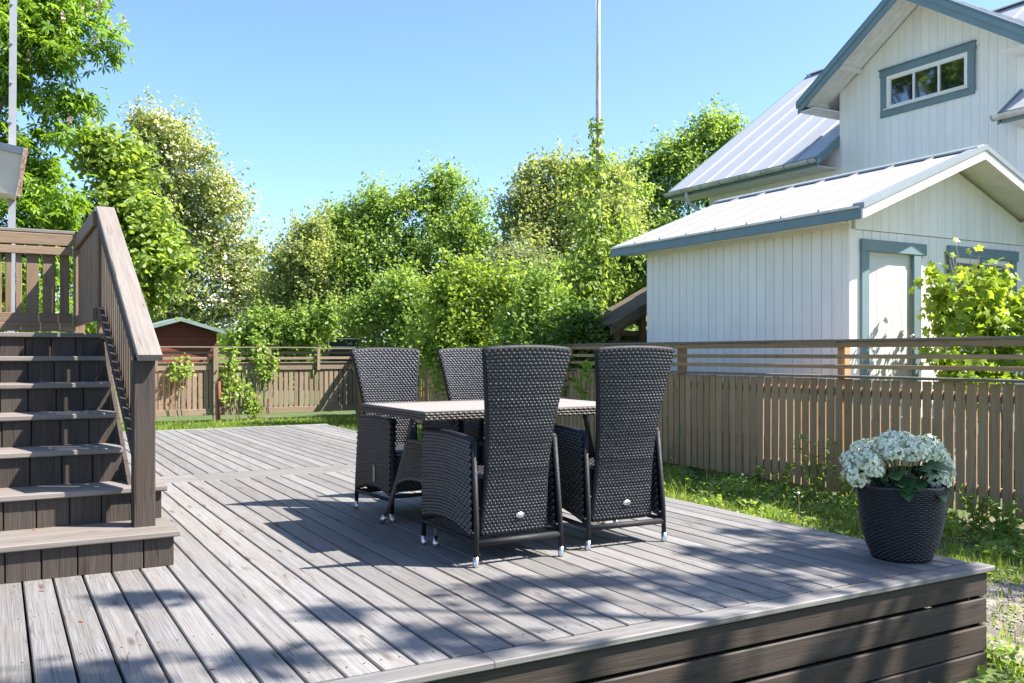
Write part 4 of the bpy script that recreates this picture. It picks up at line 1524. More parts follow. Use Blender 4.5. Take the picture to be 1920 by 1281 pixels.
def tree(name, label, cat, base, lobes, n, leaf, mat, clump=.35, shell=.55, sprigs=.15, per=28, r0=.14, nlimb=26, group=None, aspect=.62, up=.35, extra=None, bark=None):
    t = empty(name, (base[0], base[1], GZ), label, cat, group)
    P, nrm, tint, cc = crown_points(lobes, n, clump, shell, sprigs, per, up)
    keep = P[:, 2] > GZ + .03
    P, nrm, tint = P[keep], nrm[keep], tint[keep]
    sz = leaf * RNG.uniform(.65, 1.3, len(P))
    V, F = leaf_cards(P, nrm, sz, aspect)
    o = np.array([base[0], base[1], GZ])
    link('crown', fast_mesh('crown', V - o, F, mat, tint=np.concatenate([tint, tint])), t, (base[0], base[1], GZ))
    tm = trunk_mesh((base[0], base[1], GZ), lobes, cc, r0, nlimb)
    tm.v = [(p[0] - base[0], p[1] - base[1], p[2] - GZ) for p in tm.v]
    link('trunk', tm.mesh('trunk', bark or BARK, True), t, (base[0], base[1], GZ))
    return t, P, nrm, cc


F_MID = foliage('leaf_fresh_green', (.105, .170, .032), (.205, .305, .064), (.34, .44, .12), trans=.54)
F_CHEST = foliage('leaf_chestnut', (.065, .135, .014), (.150, .275, .028), (.28, .41, .055), trans=.50)
F_PALE = foliage('leaf_pale_green', (.150, .200, .070), (.270, .335, .130), (.42, .47, .23), trans=.54)
F_YEL = foliage('leaf_yellow_green', (.120, .190, .026), (.230, .340, .058), (.36, .465, .105), trans=.50)
F_SOFT = foliage('leaf_soft_green', (.112, .190, .044), (.205, .322, .076), (.335, .44, .135), trans=.54)
F_DARK = foliage('leaf_deep_green', (.035, .080, .014), (.085, .165, .026), (.16, .26, .05), trans=.42)
F_GREY = foliage('leaf_grey_green', (.14, .19, .09), (.24, .30, .16), (.36, .42, .26), trans=.40)
F_VINE = foliage('leaf_vine', (.080, .155, .016), (.215, .325, .036), (.40, .47, .075), trans=.5)
BLOSSOM = plain('cream_blossom', (.74, .66, .48), rough=.8, noise=.2, nscale=6)
CANDLE = plain('pinkish_blossom', (.66, .50, .40), rough=.8, noise=.2, nscale=6)


def palmate(C, Nrm, size):
    """Horse chestnut leaves: seven drooping leaflets from one point."""
    n = len(C)
    t = unit(np.cross(Nrm, RNG.normal(size=(n, 3))))
    b = np.cross(Nrm, t)
    Vs, Fs = [], []
    base = 0
    for k in range(6):
        a = -2.2 + 4.4 * k / 5
        L = size * (1.0 - .28 * abs(k - 2.5) / 2.5)
        dr = t * math.cos(a) + b * math.sin(a)
        sd = -t * math.sin(a) + b * math.cos(a)
        s = L[:, None]
        dn = np.array([0, 0, -1.0])
        p0 = C
        p1 = C + dr * s * .62 + sd * s * .17 + Nrm * s * .06 + dn * s * .10
        p2 = C + dr * s * .98 + dn * s * .34
        p3 = C + dr * s * .62 - sd * s * .17 + Nrm * s * .06 + dn * s * .10
        V = np.stack([p0, p1, p2, p3], 1).reshape(-1, 3)
        i = np.arange(n) * 4 + base
        Vs.append(V)
        Fs.append(np.stack([i, i + 2, i + 1], 1)); Fs.append(np.stack([i, i + 3, i + 2], 1))
        base += 4 * n
    return np.concatenate(Vs), np.concatenate(Fs)


# horse chestnut with candles, left
d = 16.5
lob = px_lobes([(95, 70, 125, 75), (175, 82, 66, 40), (222, 84, 42, 26), (140, 120, 60, 46), (120, 190, 34, 26, .2), (40, 150, 100, 60), (-120, 90, 160, 120), (100, 235, 42, 30, .3), (50, 300, 95, 70), (95, 360, 70, 60), (10, 420, 120, 80), (90, 455, 75, 70),
                (-130, 300, 140, 140), (50, 560, 110, 90), (-100, 520, 140, 120), (70, 20, 120, 60), (-60, -80, 200, 110), (-40, -260, 230, 140), (-160, -420, 210, 150), (60, -400, 150, 120), (-300, -150, 170, 200), (90, -290, 150, 140, 2.5), (-60, -300, 200, 180, 3.5)], d, .75)
cb = at(-60, 663, d + .2)
ct = empty('horse_chestnut', (cb.x, cb.y, GZ), 'horse chestnut tree with pale flower candles overhanging the stair landing', 'tree')
P, nrm, tint, cc = crown_points(lob, 16500, .5, .45, .08, 22, .75)
sz = RNG.uniform(.12, .21, len(P))
V, F = palmate(P, nrm, sz)
tt = np.tile(np.tile(tint, 2), 6)
link('crown', fast_mesh('crown', V - np.array([cb.x, cb.y, GZ]), F, F_CHEST, tint=tt), ct, (cb.x, cb.y, GZ))
tm = trunk_mesh((cb.x, cb.y, GZ), lob, cc, .26, 45)
tm.v = [(p[0] - cb.x, p[1] - cb.y, p[2] - GZ) for p in tm.v]
link('trunk', tm.mesh('trunk', BARK, True), ct, (cb.x, cb.y, GZ))


def blossom_mesh(pts, r, h, mat, name='blossom'):
    vs, fs = [], []
    for p in pts:
        m = 26
        t = RNG.random(m)
        rad = r * (1 - t * .75) * RNG.uniform(.5, 1.1, m)
        a = RNG.uniform(0, 2 * math.pi, m)
        c = np.stack([p[0] + rad * np.cos(a), p[1] + rad * np.sin(a), p[2] + t * h], 1)
        V, F = leaf_cards(c, unit(RNG.normal(size=(m, 3)) + np.array([0, 0, .4])), np.full(m, r * .85), .9)
        fs.append(F + sum(len(v) for v in vs)); vs.append(V)
    return fast_mesh(name, np.concatenate(vs), np.concatenate(fs), mat)


sel = []
for (u, v) in [(30, 45), (48, 62), (100, 33), (118, 45), (148, 28), (168, 6), (183, 30), (190, 14), (208, 55), (245, 62), (178, 85), (138, 115), (104, 88), (52, 115), (160, 50), (100, 180), (55, 200), (38, 190), (85, 210), (128, 242), (20, 90), (70, 18), (60, 290), (12, 66)]:
    ray = np.array(at(u, v, 1) - Vector((0, 0, H))); ray /= np.linalg.norm(ray)
    rel = P - np.array([0, 0, H])
    t_ = rel @ ray
    off_ = np.linalg.norm(rel - t_[:, None] * ray, axis=1) + .03 * t_
    sel.append(tuple(P[np.argmin(off_)] + np.array([0, -.03, .02])))
for q in sel:
    me = blossom_mesh([(0, 0, 0)], .052, .19, CANDLE)
    link('flower_candle', me, ct, q)

# trees behind the far fence and round the neighbour's garden
tree('linden_tree', 'broad bright green young tree between the chestnut and the blossoming tree', 'tree', at(255, 663, 19.2),
     px_lobes([(190, 290, 52, 48), (240, 330, 48, 70), (215, 400, 75, 70), (280, 440, 60, 60), (250, 520, 95, 70), (310, 490, 40, 36), (262, 560, 46, 34), (170, 480, 70, 90)], 19.2),
     11500, .145, F_MID, clump=.42, per=20, r0=.10, aspect=.75, up=.55, nlimb=20)
bt, P, nrm, cc = tree('blossoming_tree', 'tall bushy tree covered in small cream blossoms behind the red shed', 'tree', at(345, 663, 28.5),
                      px_lobes([(285, 245, 38, 45), (325, 270, 45, 55), (370, 330, 60, 62), (300, 340, 70, 80), (410, 400, 62, 70), (340, 450, 110, 90), (440, 480, 50, 62), (400, 550, 105, 70), (480, 560, 45, 60), (300, 560, 80, 60)], 28.5),
                      34000, .125, F_PALE, clump=.55, per=30, r0=.20, nlimb=40, sprigs=.22)
NB = 1700
bl_i = RNG.choice(len(cc), NB)
bo = cc[bl_i] + unit(cc[bl_i] - np.array(at(360, 430, 28.5))) * RNG.uniform(.05, .40, (NB, 1)) + RNG.normal(scale=.16, size=(NB, 3))
bv, bf = [], []
for p in bo:
    m = 7
    c = p + RNG.normal(scale=.075, size=(m, 3)) * np.array([1, 1, .5])
    V, F = leaf_cards(c, unit(RNG.normal(size=(m, 3)) * .5 + np.array([0, -.3, .7])), RNG.uniform(.05, .095, m), .95)
    bf.append(F + sum(map(len, bv)) if len(bv) < 1 else F + 28 * len(bv)); bv.append(V)
tag(link('blossom', fast_mesh('blossom', np.concatenate(bv), np.concatenate(bf), BLOSSOM), bt), kind='stuff')

tree('garden_tree', 'large leafy tree with a tall crooked top shoot behind the two far chairs', 'tree', at(745, 663, 27),
     px_lobes([(835, 352, 26, 34), (800, 375, 45, 40), (870, 400, 45, 38), (735, 395, 48, 42), (680, 410, 48, 42), (640, 420, 38, 45), (700, 470, 100, 60), (820, 460, 95, 60), (620, 500, 60, 70), (760, 550, 130, 80), (890, 470, 35, 45), (650, 590, 90, 60), (860, 560, 70, 70)], 27),
     46000, .112, F_SOFT, clump=.5, per=30, r0=.2, nlimb=50, sprigs=.26)
tree('plum_tree', 'smaller loose tree with open shoots between the blossoming tree and the large leafy tree', 'tree', at(560, 663, 26),
     px_lobes([(560, 445, 22, 32), (590, 440, 22, 30), (580, 490, 50, 45), (540, 530, 55, 50), (600, 550, 60, 60), (520, 590, 60, 50)], 26),
     15000, .105, F_PALE, clump=.42, per=26, r0=.11, sprigs=.32)
tree('apple_tree', 'loose twiggy apple tree with sparse upright shoots left of the flagpole', 'tree', at(1010, 663, 23.5),
     px_lobes([(990, 345, 22, 34), (1040, 330, 24, 32), (1010, 390, 50, 42), (965, 400, 30, 40), (1050, 400, 45, 50), (1000, 460, 75, 55), (950, 500, 45, 50), (1060, 480, 60, 60), (1092, 338, 32, 36), (1085, 400, 45, 50), (1150, 352, 34, 34, 1), (1150, 420, 50, 50, 1)], 23.5),
     27000, .098, F_PALE, clump=.40, per=26, r0=.13, sprigs=.36, nlimb=40)
tree('maple_tree', 'tall bright tree rising behind the roof of the annex', 'tree', at(1270, 663, 30),
     px_lobes([(1340, 250, 42, 34), (1310, 280, 50, 40), (1260, 310, 48, 45), (1210, 330, 30, 34), (1300, 345, 75, 60), (1210, 400, 75, 65), (1160, 370, 55, 50), (1240, 480, 90, 80), (1150, 470, 70, 80), (1370, 300, 45, 60), (1135, 345, 34, 34, -3), (1180, 360, 50, 45, -2), (1090, 400, 45, 50, -3), (1100, 350, 30, 36, -4)], 30),
     34000, .135, F_SOFT, clump=.55, per=28, r0=.22, sprigs=.22, nlimb=22)
tree('hazel_bush', 'full round bush behind the end chair, beside the flagpole', 'bush', at(1130, 663, 20.5),
     px_lobes([(1120, 520, 60, 55), (1170, 560, 70, 60), (1090, 570, 60, 60), (1190, 500, 50, 55), (1150, 480, 45, 40)], 20.5),
     17000, .09, F_SOFT, clump=.36, per=26, r0=.08, sprigs=.2)
tree('willow_bush', 'grey green willow-like bush behind the near shrubs', 'bush', at(960, 663, 21),
     px_lobes([(975, 500, 40, 50), (940, 550, 50, 55), (1010, 540, 40, 50), (900, 590, 45, 45)], 21),
     9000, .12, F_GREY, clump=.34, per=26, r0=.07, sprigs=.3, aspect=.3)
# creeper up the pole
ip = RNG.random(2600) ** 1.25
iz = 1.0 + ip * 5.0
ia = RNG.uniform(0, 2 * math.pi, 2600)
kk = RNG.integers(0, 26, 2600)
cz_ = RNG.uniform(1.0, 5.0, 26); cx_o = RNG.normal(0, .30, 26); cw_ = RNG.uniform(.18, .50, 26)
near = RNG.random(2600) < .75
iz = np.where(near, cz_[kk] + RNG.normal(0, .22, 2600), iz)
ir = np.where(near, cw_[kk], .14) * np.sqrt(RNG.random(2600)) + .03
ic = np.stack([fp.x + ir * np.cos(ia) + np.where(near, cx_o[kk], 0) - .05, fp.y + ir * np.sin(ia) - .03, iz], 1)
cr_ = empty('climbing_creeper', (fp.x, fp.y, GZ), 'leafy creeper climbing up the flagpole', 'climber')
V, F = leaf_cards(ic, unit(np.stack([np.cos(ia), np.sin(ia), np.full(2600, .3)], 1) + RNG.normal(size=(2600, 3)) * .5), RNG.uniform(.08, .18, 2600), .6, droop=.25)
tn = np.clip(RNG.normal(.5, .22, 2600), 0, 1)
link('foliage', fast_mesh('foliage', V, F, F_MID, tint=np.concatenate([tn, tn])), cr_)
MB().tube([(fp.x - .09, fp.y - .05, GZ), (fp.x - .08, fp.y - .07, 2), (fp.x + .07, fp.y - .06, 4), (fp.x - .06, fp.y - .05, 6)], [.03, .022, .014, .006], 6).build('stem', BARK, cr_, True)

# shrubs along the fence, in front of the trees
SHRUB = 'garden shrubs along the fence'
for (nm, lab, u, dd, lobs, n, leaf, mat, extra) in [
    ('garden_shrub', 'bright yellow green shrub right behind the table, between the chairs', 885, 17.0, [(865, 530, 40, 50), (880, 575, 62, 60), (945, 560, 44, 60), (850, 640, 70, 70), (930, 670, 80, 70), (880, 710, 70, 55)], 21000, .085, F_YEL, 0),
    ('garden_shrub', 'light green shrub with arching shoots behind the chair nearest the camera', 1010, 15.8, [(1015, 560, 36, 50), (1005, 610, 55, 55), (985, 650, 60, 60), (1040, 640, 50, 60), (1010, 700, 70, 60)], 16000, .080, F_SOFT, 0),
    ('garden_shrub', 'dark green shrub in the shade beside the wood store', 1120, 15.2, [(1100, 620, 50, 50), (1125, 668, 40, 40), (1090, 690, 65, 70), (1135, 725, 50, 50)], 14000, .085, F_DARK, 0),
    ('garden_shrub', 'leafy shrub at the far fence corner behind the first far chair', 720, 20.5, [(690, 600, 44, 50), (760, 570, 50, 60), (810, 590, 40, 60), (800, 650, 60, 60), (730, 680, 55, 55), (790, 720, 50, 45)], 19000, .095, F_SOFT, 0),
    ('garden_shrub', 'low yellowish shrub behind the far fence, right of the red shed', 500, 25.0, [(462, 640, 36, 22), (500, 622, 50, 32), (540, 630, 50, 34), (590, 620, 50, 45), (500, 660, 70, 26)], 11000, .12, F_SOFT, 0),
]:
    b = at(u, 663, dd)
    tree(nm, lab, 'shrub', b, px_lobes(lobs, dd, .9), n, leaf, mat, clump=.34, per=24, r0=.05, sprigs=.26, nlimb=26, group=SHRUB, up=.4)

# small bright sapling in front of the shaded fence
sb = at(1098, 740, 13.4)
tree('sapling', 'small sapling with shiny yellow green leaves before the shaded fence', 'sapling', sb, [(at(1100, 695, 13.4), (.10, .10, .10)), (at(1105, 718, 13.4), (.12, .12, .12)), (at(1088, 735, 13.4), (.12, .12, .10))], 130, .085, F_YEL, clump=.10, per=8, r0=.012, nlimb=8)

# wood beyond everything, one mass
n = 26000
uu = RNG.uniform(-500, 2300, n)
dd = RNG.uniform(40, 58, n)
ztop = 3.2 + 1.6 * np.sin(uu / 130.0) + 1.0 * np.sin(uu / 47.0 + 2)
zz_ = GZ + RNG.random(n) ** .8 * (ztop - GZ)
C = np.array([tuple(at(u, 663, d)) for u, d in zip(uu, dd)])
C[:, 2] = zz_
V, F = leaf_cards(C, unit(RNG.normal(size=(n, 3)) + np.array([0, 0, .5])), RNG.uniform(.5, 1.0, n), .8)
tn = np.clip(RNG.normal(.45, .2, n), 0, 1)
tag(link('distant_wood', fast_mesh('distant_wood', V, F, F_MID, tint=np.concatenate([tn, tn]))), 'distant mass of green trees closing off the garden', 'wood', kind='stuff')

# ------------------------------------------------------------------ tree standing right of the camera, shading the deck's front edge
lob = []
sxy = Vector((.70, -.455))
for (x, y, h_, r) in [(3.9, 3.15, 6.2, .75), (3.0, 3.3, 6.6, .55), (2.2, 3.55, 6.2, .40), (4.7, 3.6, 6.0, .7), (1.45, 3.05, 6.6, .34), (1.15, 3.80, 6.8, .28), (.50, 4.30, 6.4, .26), (.30, 3.20, 6.2, .34), (-.4, 3.7, 6.6, .45), (3.6, 2.55, 5.8, .30), (4.2, 2.2, 6.3, .32),
                      (2.1, 2.60, 5.6, .26), (5.9, 4.1, 6.4, .8), (6.9, 5.4, 6.4, .7), (6.8, 3.6, 6.8, .7), (7.2, 4.6, 6.2, .9), (2.75, 2.5, 6.0, .20), (-1.5, 3.6, 6.6, .5), (.9, 3.3, 6.8, .26), (3.3, 3.9, 6.4, .24), (4.0, 4.0, 6.6, .20)]:
    lob.append((Vector((x + sxy.x * h_, y + sxy.y * h_, h_)), (r, r, r * .5)))
tree('shade_tree', 'leafy tree beside the deck whose boughs shade the front edge', 'tree', (9.8, -2.6), lob, 7600, .13, F_MID, clump=.17, shell=.15, sprigs=.0, per=34, r0=.15, nlimb=12)

# ------------------------------------------------------------------ grape vine at the annex window
gvn = empty('grape_vine', (11.2, 7.0, GZ), 'sprawling yellow green grape vine in front of the annex window', 'vine')


def vine_leaf():
    pts = [(0, 0)]
    for a, r in [(-150, .42), (-120, .70), (-95, .55), (-60, .98), (-30, .66), (0, 1.12), (30, .66), (60, .98), (95, .55), (120, .70), (150, .42)]:
        pts.append((r * .5 * math.cos(math.radians(a)), r * .5 * math.sin(math.radians(a))))
    return np.array(pts)


def vine_cards(C, Nrm, size):
    T = vine_leaf()
    n, k = len(C), len(T)
    t = unit(np.cross(Nrm, RNG.normal(size=(n, 3))) + np.array([0, 0, -.4]))
    b = np.cross(Nrm, t)
    cup = (T ** 2).sum(1) * .55
    V = C[:, None, :] + (t[:, None, :] * T[None, :, :1] + b[:, None, :] * T[None, :, 1:] - Nrm[:, None, :] * cup[None, :, None]) * size[:, None, None]
    i = (np.arange(n) * k)[:, None]
    F = np.concatenate([np.stack([i[:, 0], i[:, 0] + q, i[:, 0] + q + 1], 1) for q in range(1, k - 1)])
    return V.reshape(-1, 3), F, k - 2


vl = [(at(1815, 590, 11.0), (.58, .30, .56)), (at(1850, 540, 11.1), (.42, .26, .26)), (at(1770, 560, 11.0), (.26, .22, .36)), (at(1870, 570, 11.2), (.36, .3, .40)), (at(1790, 660, 10.8), (.42, .3, .40)), (at(1880, 660, 10.9), (.45, .3, .45)), (at(1830, 720, 10.7), (.55, .3, .35)), (at(1930, 620, 11.0), (.4, .3, .5))]
P, nrm, tint, cc = crown_points(vl, 2700, .20, .45, .10, 12, .55)
keep = P[:, 1] < 7.38
P, nrm, tint = P[keep], nrm[keep], tint[keep]
loose = [(1790, 448), (1784, 478), (1776, 472), (1833, 465), (1818, 470), (1824, 500), (1842, 505), (1836, 518), (1870, 520), (1890, 530), (1740, 512), (1752, 505)]
P = np.concatenate([P, np.array([tuple(at(u, v, 11.0)) for u, v in loose])])
nrm = np.concatenate([nrm, unit(RNG.normal(size=(len(loose), 3)) + np.array([-.4, -.7, .3]))])
tint = np.clip(np.concatenate([tint + (P[:len(tint), 2] - 1.3) * .22, np.full(len(loose), .85)]), 0, 1)
V, F, k = vine_cards(P, nrm, RNG.uniform(.085, .175, len(P)))
link('foliage', fast_mesh('foliage', V, F, F_VINE, tint=np.tile(tint, k)), gvn)
vm = MB()
for (u, v) in loose + [(1800, 560), (1860, 560), (1770, 580), (1900, 600), (1830, 540)]:
    q = at(u, v, 11.0)
    s0 = Vector((11.2 + random.uniform(-.3, .3), 7.05, GZ))
    vm.tube([s0, s0.lerp(q, .5) + Vector((random.uniform(-.2, .2), 0, .1)), q.lerp(s0, .12) + Vector((0, 0, .06)), q], [.014, .009, .005, .0025], 5)
vm.build('stem', TWIG, gvn, True)

# ------------------------------------------------------------------ climbers on the far fence
CLIMB = 'climbers on the far fence'
for (lab, pts) in [
    ('leafy climber hanging over the sunny fence panel below the shed', [(328, 690), (326, 705), (345, 702), (352, 690)]),
    ('two stranded hop climber on the fence just right of the main post', [(425, 700), (424, 730), (437, 690), (440, 670), (423, 745), (434, 715), (447, 735), (446, 720)]),
    ('climber spilling over the top rail beside the short fence stub', [(487, 670), (490, 690), (498, 700), (484, 683), (512, 695), (514, 680), (500, 665)]),
    ('bushy weed leaning on the foot of the far fence', [(470, 745), (467, 765), (478, 755), (482, 772), (464, 735), (476, 780)])]:
    c = []
    for i, (u, v) in enumerate(pts):
        p = at(u, v, 1)
        dirv = at(u, v, 1) - Vector((0, 0, H))
        t = (BY - .13) / dirv.y
        c.append(tuple(Vector((0, 0, H)) + dirv * t))
    c = np.array(c)
    n = 42 * len(c)
    k = RNG.integers(0, len(c), n)
    C = c[k] + RNG.normal(size=(n, 3)) * np.array([.075, .05, .13])
    C[:, 1] = np.minimum(C[:, 1], BY - .06)
    o_ = empty('fence_climber', (c[:, 0].mean(), BY - .15, GZ), lab, 'climber', CLIMB)
    V, F = leaf_cards(C, unit(RNG.normal(size=(n, 3)) * .6 + np.array([0, -.8, .4])), RNG.uniform(.06, .12, n), .75)
    tn = np.clip(RNG.normal(.6, .2, n), 0, 1)
    link('foliage', fast_mesh('foliage', V, F, F_YEL, tint=np.concatenate([tn, tn])), o_)
    sm = MB()
    for q in c:
        sm.tube([(q[0] + .05, BY - .10, GZ), (q[0] - .03, BY - .11, (q[2] + GZ) / 2), (q[0], BY - .10, q[2])], .007, 5)
    sm.build('stem', TWIG, o_)


# ------------------------------------------------------------------ grass, weeds, pebbles
def blades(n, xy, h, lean, wid, mat, name, label):
    x, y = xy
    a = RNG.uniform(0, 2 * math.pi, n)
    la = RNG.uniform(0, 2 * math.pi, n)
    hh = h * RNG.uniform(.45, 1.35, n)
    ld = lean * hh * RNG.uniform(.2, 1.2, n)
    w = wid * RNG.uniform(.7, 1.3, n)
    ca, sa = np.cos(a) * w, np.sin(a) * w
    bx, by = np.cos(la) * ld, np.sin(la) * ld
    z = np.full(n, GZ)
    V = np.stack([np.stack([x - ca, y - sa, z], 1), np.stack([x + ca, y + sa, z], 1),
                  np.stack([x + bx * .35 + ca * .8, y + by * .35 + sa * .8, z + hh * .62], 1), np.stack([x + bx * .35 - ca * .8, y + by * .35 - sa * .8, z + hh * .62], 1),
                  np.stack([x + bx, y + by, z + hh * .98], 1)], 1).reshape(-1, 3)
    i = np.arange(n) * 5
    F = np.concatenate([np.stack([i, i + 1, i + 2], 1), np.stack([i, i + 2, i + 3], 1), np.stack([i + 3, i + 2, i + 4], 1)])
    tn = np.clip(RNG.normal(.5, .2, n) + .25 * np.sin(x * 2.1) * np.sin(y * 1.7), 0, 1)
    return tag(link(name, fast_mesh(name, V, F, mat, tint=np.concatenate([tn] * 3))), label, 'grass', kind='stuff')


F_GRASS = foliage('grass_blade', (.075, .130, .018), (.185, .285, .040), (.33, .40, .085), trans=.48)
# strip between deck and fence
n = 62000
gx_ = 4.46 + RNG.random(n) ** 1.1 * 3.3
gy_ = 1.2 + RNG.random(n) ** 1.2 * 16
dens = np.clip(1.15 - ((gx_ - 5.7) ** 2 / 1.3 + (gy_ - 2.3) ** 2 / 2.6 < 1) * .86 - (np.sin(gx_ * 3.1 + 1) * np.sin(gy_ * 2.3) > .55) * .5 - (gx_ > 7.0) * .45, 0, 1)
kp = RNG.random(n) < dens
blades(kp.sum(), (gx_[kp], gy_[kp]), .062, .6, .0035, F_GRASS, 'lawn_grass', 'green grass strip between the deck and the picket fence')
n = 30000
blades(n, (RNG.uniform(-.5, 8.0, n), 13.6 + RNG.random(n) * 8.5), .08, .6, .007, F_GRASS, 'lawn_grass', 'mown lawn between the far end of the deck and the fence')
# taller grass tufts near the fence
n = 2600
tx, ty = RNG.uniform(5.6, 7.9, 60), RNG.uniform(4.0, 11.5, 60)
k = RNG.integers(0, 60, n)
blades(n, (tx[k] + RNG.normal(0, .07, n), ty[k] + RNG.normal(0, .07, n)), .22, .8, .004, F_GRASS, 'tall_grass', 'tall grass tufts in the shade along the picket fence')
# ground cover weeds in the shade of the fence
n = 9000
cx_, cy_ = RNG.uniform(5.9, 7.95, 170), RNG.uniform(3.2, 13, 170)
cx_ = 7.95 - (7.95 - cx_) ** 1.0 * RNG.random(170)
k = RNG.integers(0, 170, n)
hs = RNG.uniform(.03, .15, 170)
C = np.stack([cx_[k] + RNG.normal(0, .11, n), cy_[k] + RNG.normal(0, .13, n), GZ + .02 + RNG.random(n) * hs[k]], 1)
C[:, 0] = np.minimum(C[:, 0], 8.04)
V, F = leaf_cards(C, unit(RNG.normal(size=(n, 3)) * .5 + np.array([-.1, -.1, 1])), RNG.uniform(.035, .085, n), .75)
tn = np.clip(RNG.normal(.5, .2, n), 0, 1)
tag(link('ground_cover', fast_mesh('ground_cover', V, F, F_MID, tint=np.concatenate([tn, tn]))), 'low leafy weeds growing along the foot of the picket fence', 'weeds', kind='stuff')
# leafy weeds right in front of the deck corner
n = 900
k = RNG.integers(0, 14, n)
wx = np.array([4.6, 4.75, 4.5, 5.0, 5.3, 4.55, 4.9, 5.6, 3.7, 4.1, 4.3, 5.1, 4.7, 3.3])[k]
wy = np.array([2.6, 2.4, 2.2, 2.5, 2.7, 2.9, 2.1, 2.9, 2.6, 2.55, 2.4, 2.0, 3.3, 2.55])[k]
C = np.stack([wx + RNG.normal(0, .09, n), np.where(wx < 4.42, np.minimum(wy + RNG.normal(0, .07, n), 2.74), wy + RNG.normal(0, .09, n)), GZ + .015 + RNG.random(n) * .10], 1)
V, F = leaf_cards(C, unit(RNG.normal(size=(n, 3)) * .45 + np.array([0, 0, 1])), RNG.uniform(.03, .075, n), .7)
tn = np.clip(RNG.normal(.6, .2, n), 0, 1)
tag(link('ground_cover', fast_mesh('ground_cover', V, F, F_MID, tint=np.concatenate([tn, tn]))), 'low broad-leaved weeds at the deck corner by the gravel', 'weeds', kind='stuff')

# taller weeds, each one a plant
WEED = 'tall weeds along the picket fence'
for (u, v, hgt, nst, lab) in [
    (1248, 835, .62, 6, 'dark leafy weed clump against the fence right of the last chair'),
    (1420, 862, .34, 4, 'small weed in the shade at the foot of the picket fence'),
    (1540, 900, .75, 7, 'tall stalky weed in front of the fence pickets left of the hydrangea'),
    (1590, 905, .60, 6, 'bushy green weed just left of the hydrangea pot'),
    (1840, 975, .40, 6, 'broad green weed at the fence foot right of the hydrangea pot'),
    (1890, 985, .34, 5, 'low weed at the fence foot where the gravel begins'),
    (1470, 905, .42, 5, 'feathery light green weed at the edge of the deck')]:
    dirv = at(u, v, 1) - Vector((0, 0, H))
    t = min((GZ + .05 - H) / dirv.z, 7.86 / dirv.x) if dirv.z < 0 else 7.86 / dirv.x
    b = Vector((0, 0, H)) + dirv * t
    b = Vector((min(b.x, 7.82), b.y, GZ))
    w_ = empty('tall_weed', tuple(b), lab, 'weed', WEED)
    C, Dn = [], []
    sm = MB()
    for s_ in range(nst):
        a = random.uniform(0, 6.28)
        l = hgt * random.uniform(.6, 1.1)
        tipv = b + Vector((math.cos(a) * l * .35, math.sin(a) * l * .35, l))
        tipv.x = min(tipv.x, 8.0)
        m = b.lerp(tipv, .5) + Vector((0, 0, .04))
        sm.tube([b + Vector((math.cos(a) * .02, math.sin(a) * .02, -.02)), m, tipv], [.005, .004, .002], 5)
        for q in range(16):
            f = random.uniform(.2, 1)
            p = b.lerp(tipv, f)
            aa = random.uniform(0, 6.28)
            C.append((p.x + math.cos(aa) * .04, p.y + math.sin(aa) * .04, p.z))
    C = np.array(C)
    C[:, 0] = np.minimum(C[:, 0], 8.03)
    V, F = leaf_cards(C, unit(RNG.normal(size=(len(C), 3)) * .5 + np.array([0, 0, .9])), RNG.uniform(.05, .10, len(C)), .6)
    tn = np.clip(RNG.normal(.5, .2, len(C)), 0, 1)
    link('foliage', fast_mesh('foliage', V, F, F_MID, tint=np.concatenate([tn, tn])), w_)
    sm.build('stem', STALK, w_)
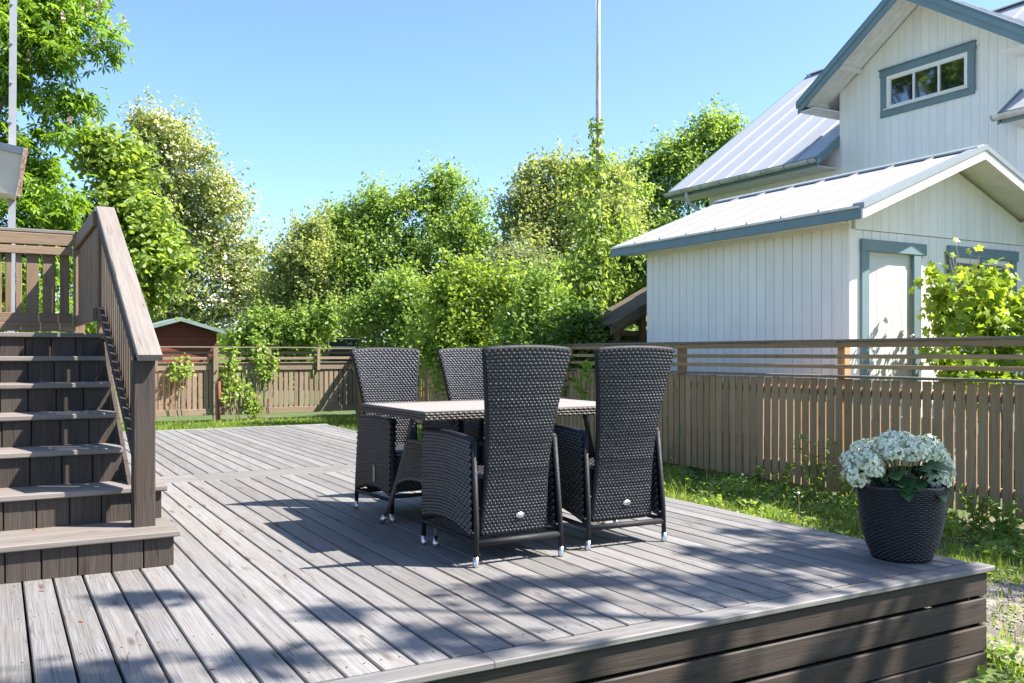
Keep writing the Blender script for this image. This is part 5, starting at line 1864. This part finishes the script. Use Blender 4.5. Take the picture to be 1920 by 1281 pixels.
# dandelion clocks
for (u, v, lab) in ((1392, 942, 'thin dandelion stalk with a seed head in the bright grass beside the deck'), (1497, 985, 'thin dandelion stalk close to the deck edge beside the feathery weed')):
    dirv = at(u, v, 1) - Vector((0, 0, H))
    b = Vector((0, 0, H)) + dirv * ((GZ - H) / dirv.z)
    dl = empty('dandelion', tuple(b), lab, 'dandelion', 'dandelions by the deck')
    MB().tube([b - Vector((0, 0, .02)), b + Vector((.01, 0, .17)), b + Vector((.0, 0, .30))], .003, 5).build('stem', TWIG, dl)
    MB().lathe([(.001, -.014), (.012, -.008), (.016, 0), (.012, .009), (.001, .014)], 8, tuple(b + Vector((0, 0, .305)))).build('seed_head', PETAL, dl)
# pebbles
n = 1500
ax_ = RNG.normal(size=(n, 2)) * np.array([.55, 1.0]) + np.array([5.75, 2.7])
kp = (ax_[:, 0] > 4.5) & (ax_[:, 0] < 7)
ax_ = ax_[kp]
n = len(ax_)
oct_v = np.array([(1, 0, 0), (0, 1, 0), (-1, 0, 0), (0, -1, 0), (0, 0, .7), (0, 0, -.7)])
oct_f = np.array([(0, 1, 4), (1, 2, 4), (2, 3, 4), (3, 0, 4), (1, 0, 5), (2, 1, 5), (3, 2, 5), (0, 3, 5)])
V = (oct_v[None] * RNG.uniform(.6, 1.3, (n, 6, 1))) * RNG.uniform(.006, .018, (n, 1, 1)) + np.concatenate([ax_, np.full((n, 1), GZ + .009)], 1)[:, None, :]
F = (oct_f[None] + (np.arange(n) * 6)[:, None, None]).reshape(-1, 3)
tag(link('pebbles', fast_mesh('pebbles', V.reshape(-1, 3), F, plain('pebble_grey', (.30, .28, .25), rough=.85, noise=.4, nscale=30))), 'scattered grey pebbles on the bare patch by the deck corner', 'pebbles', kind='stuff')
# small dry leaves on the planks
RL = plain('reddish_dry_leaf', (.30, .10, .05), rough=.8)
for (u, v, lab) in ((85, 1107, 'tiny reddish dry leaf on the planks just below the bottom stair riser'), (148, 1164, 'tiny reddish dry leaf on the planks two plank widths from the stair foot'), (413, 994, 'tiny reddish dry leaf on the sunlit planks between stairs and table'),
                    (391, 1254, 'tiny orange dry leaf in a plank gap near the front edge of the deck'), (60, 993, 'tiny dry leaf lying on the bottom stair tread')):
    dirv = at(u, v, 1) - Vector((0, 0, H))
    z = .183 if v < 1000 and u < 300 else .004
    b = Vector((0, 0, H)) + dirv * ((z - H) / dirv.z)
    a = random.uniform(0, 6)
    vs, fs = leaf_patch((0, 0, 0), (math.cos(a), math.sin(a), .1), (0, 0, 1), .028, .016, droop=.1)
    tag(link('dry_leaf', MB().add(vs, fs).mesh('dry_leaf', RL), None, b), lab, 'leaf', 'dry leaves on the deck')
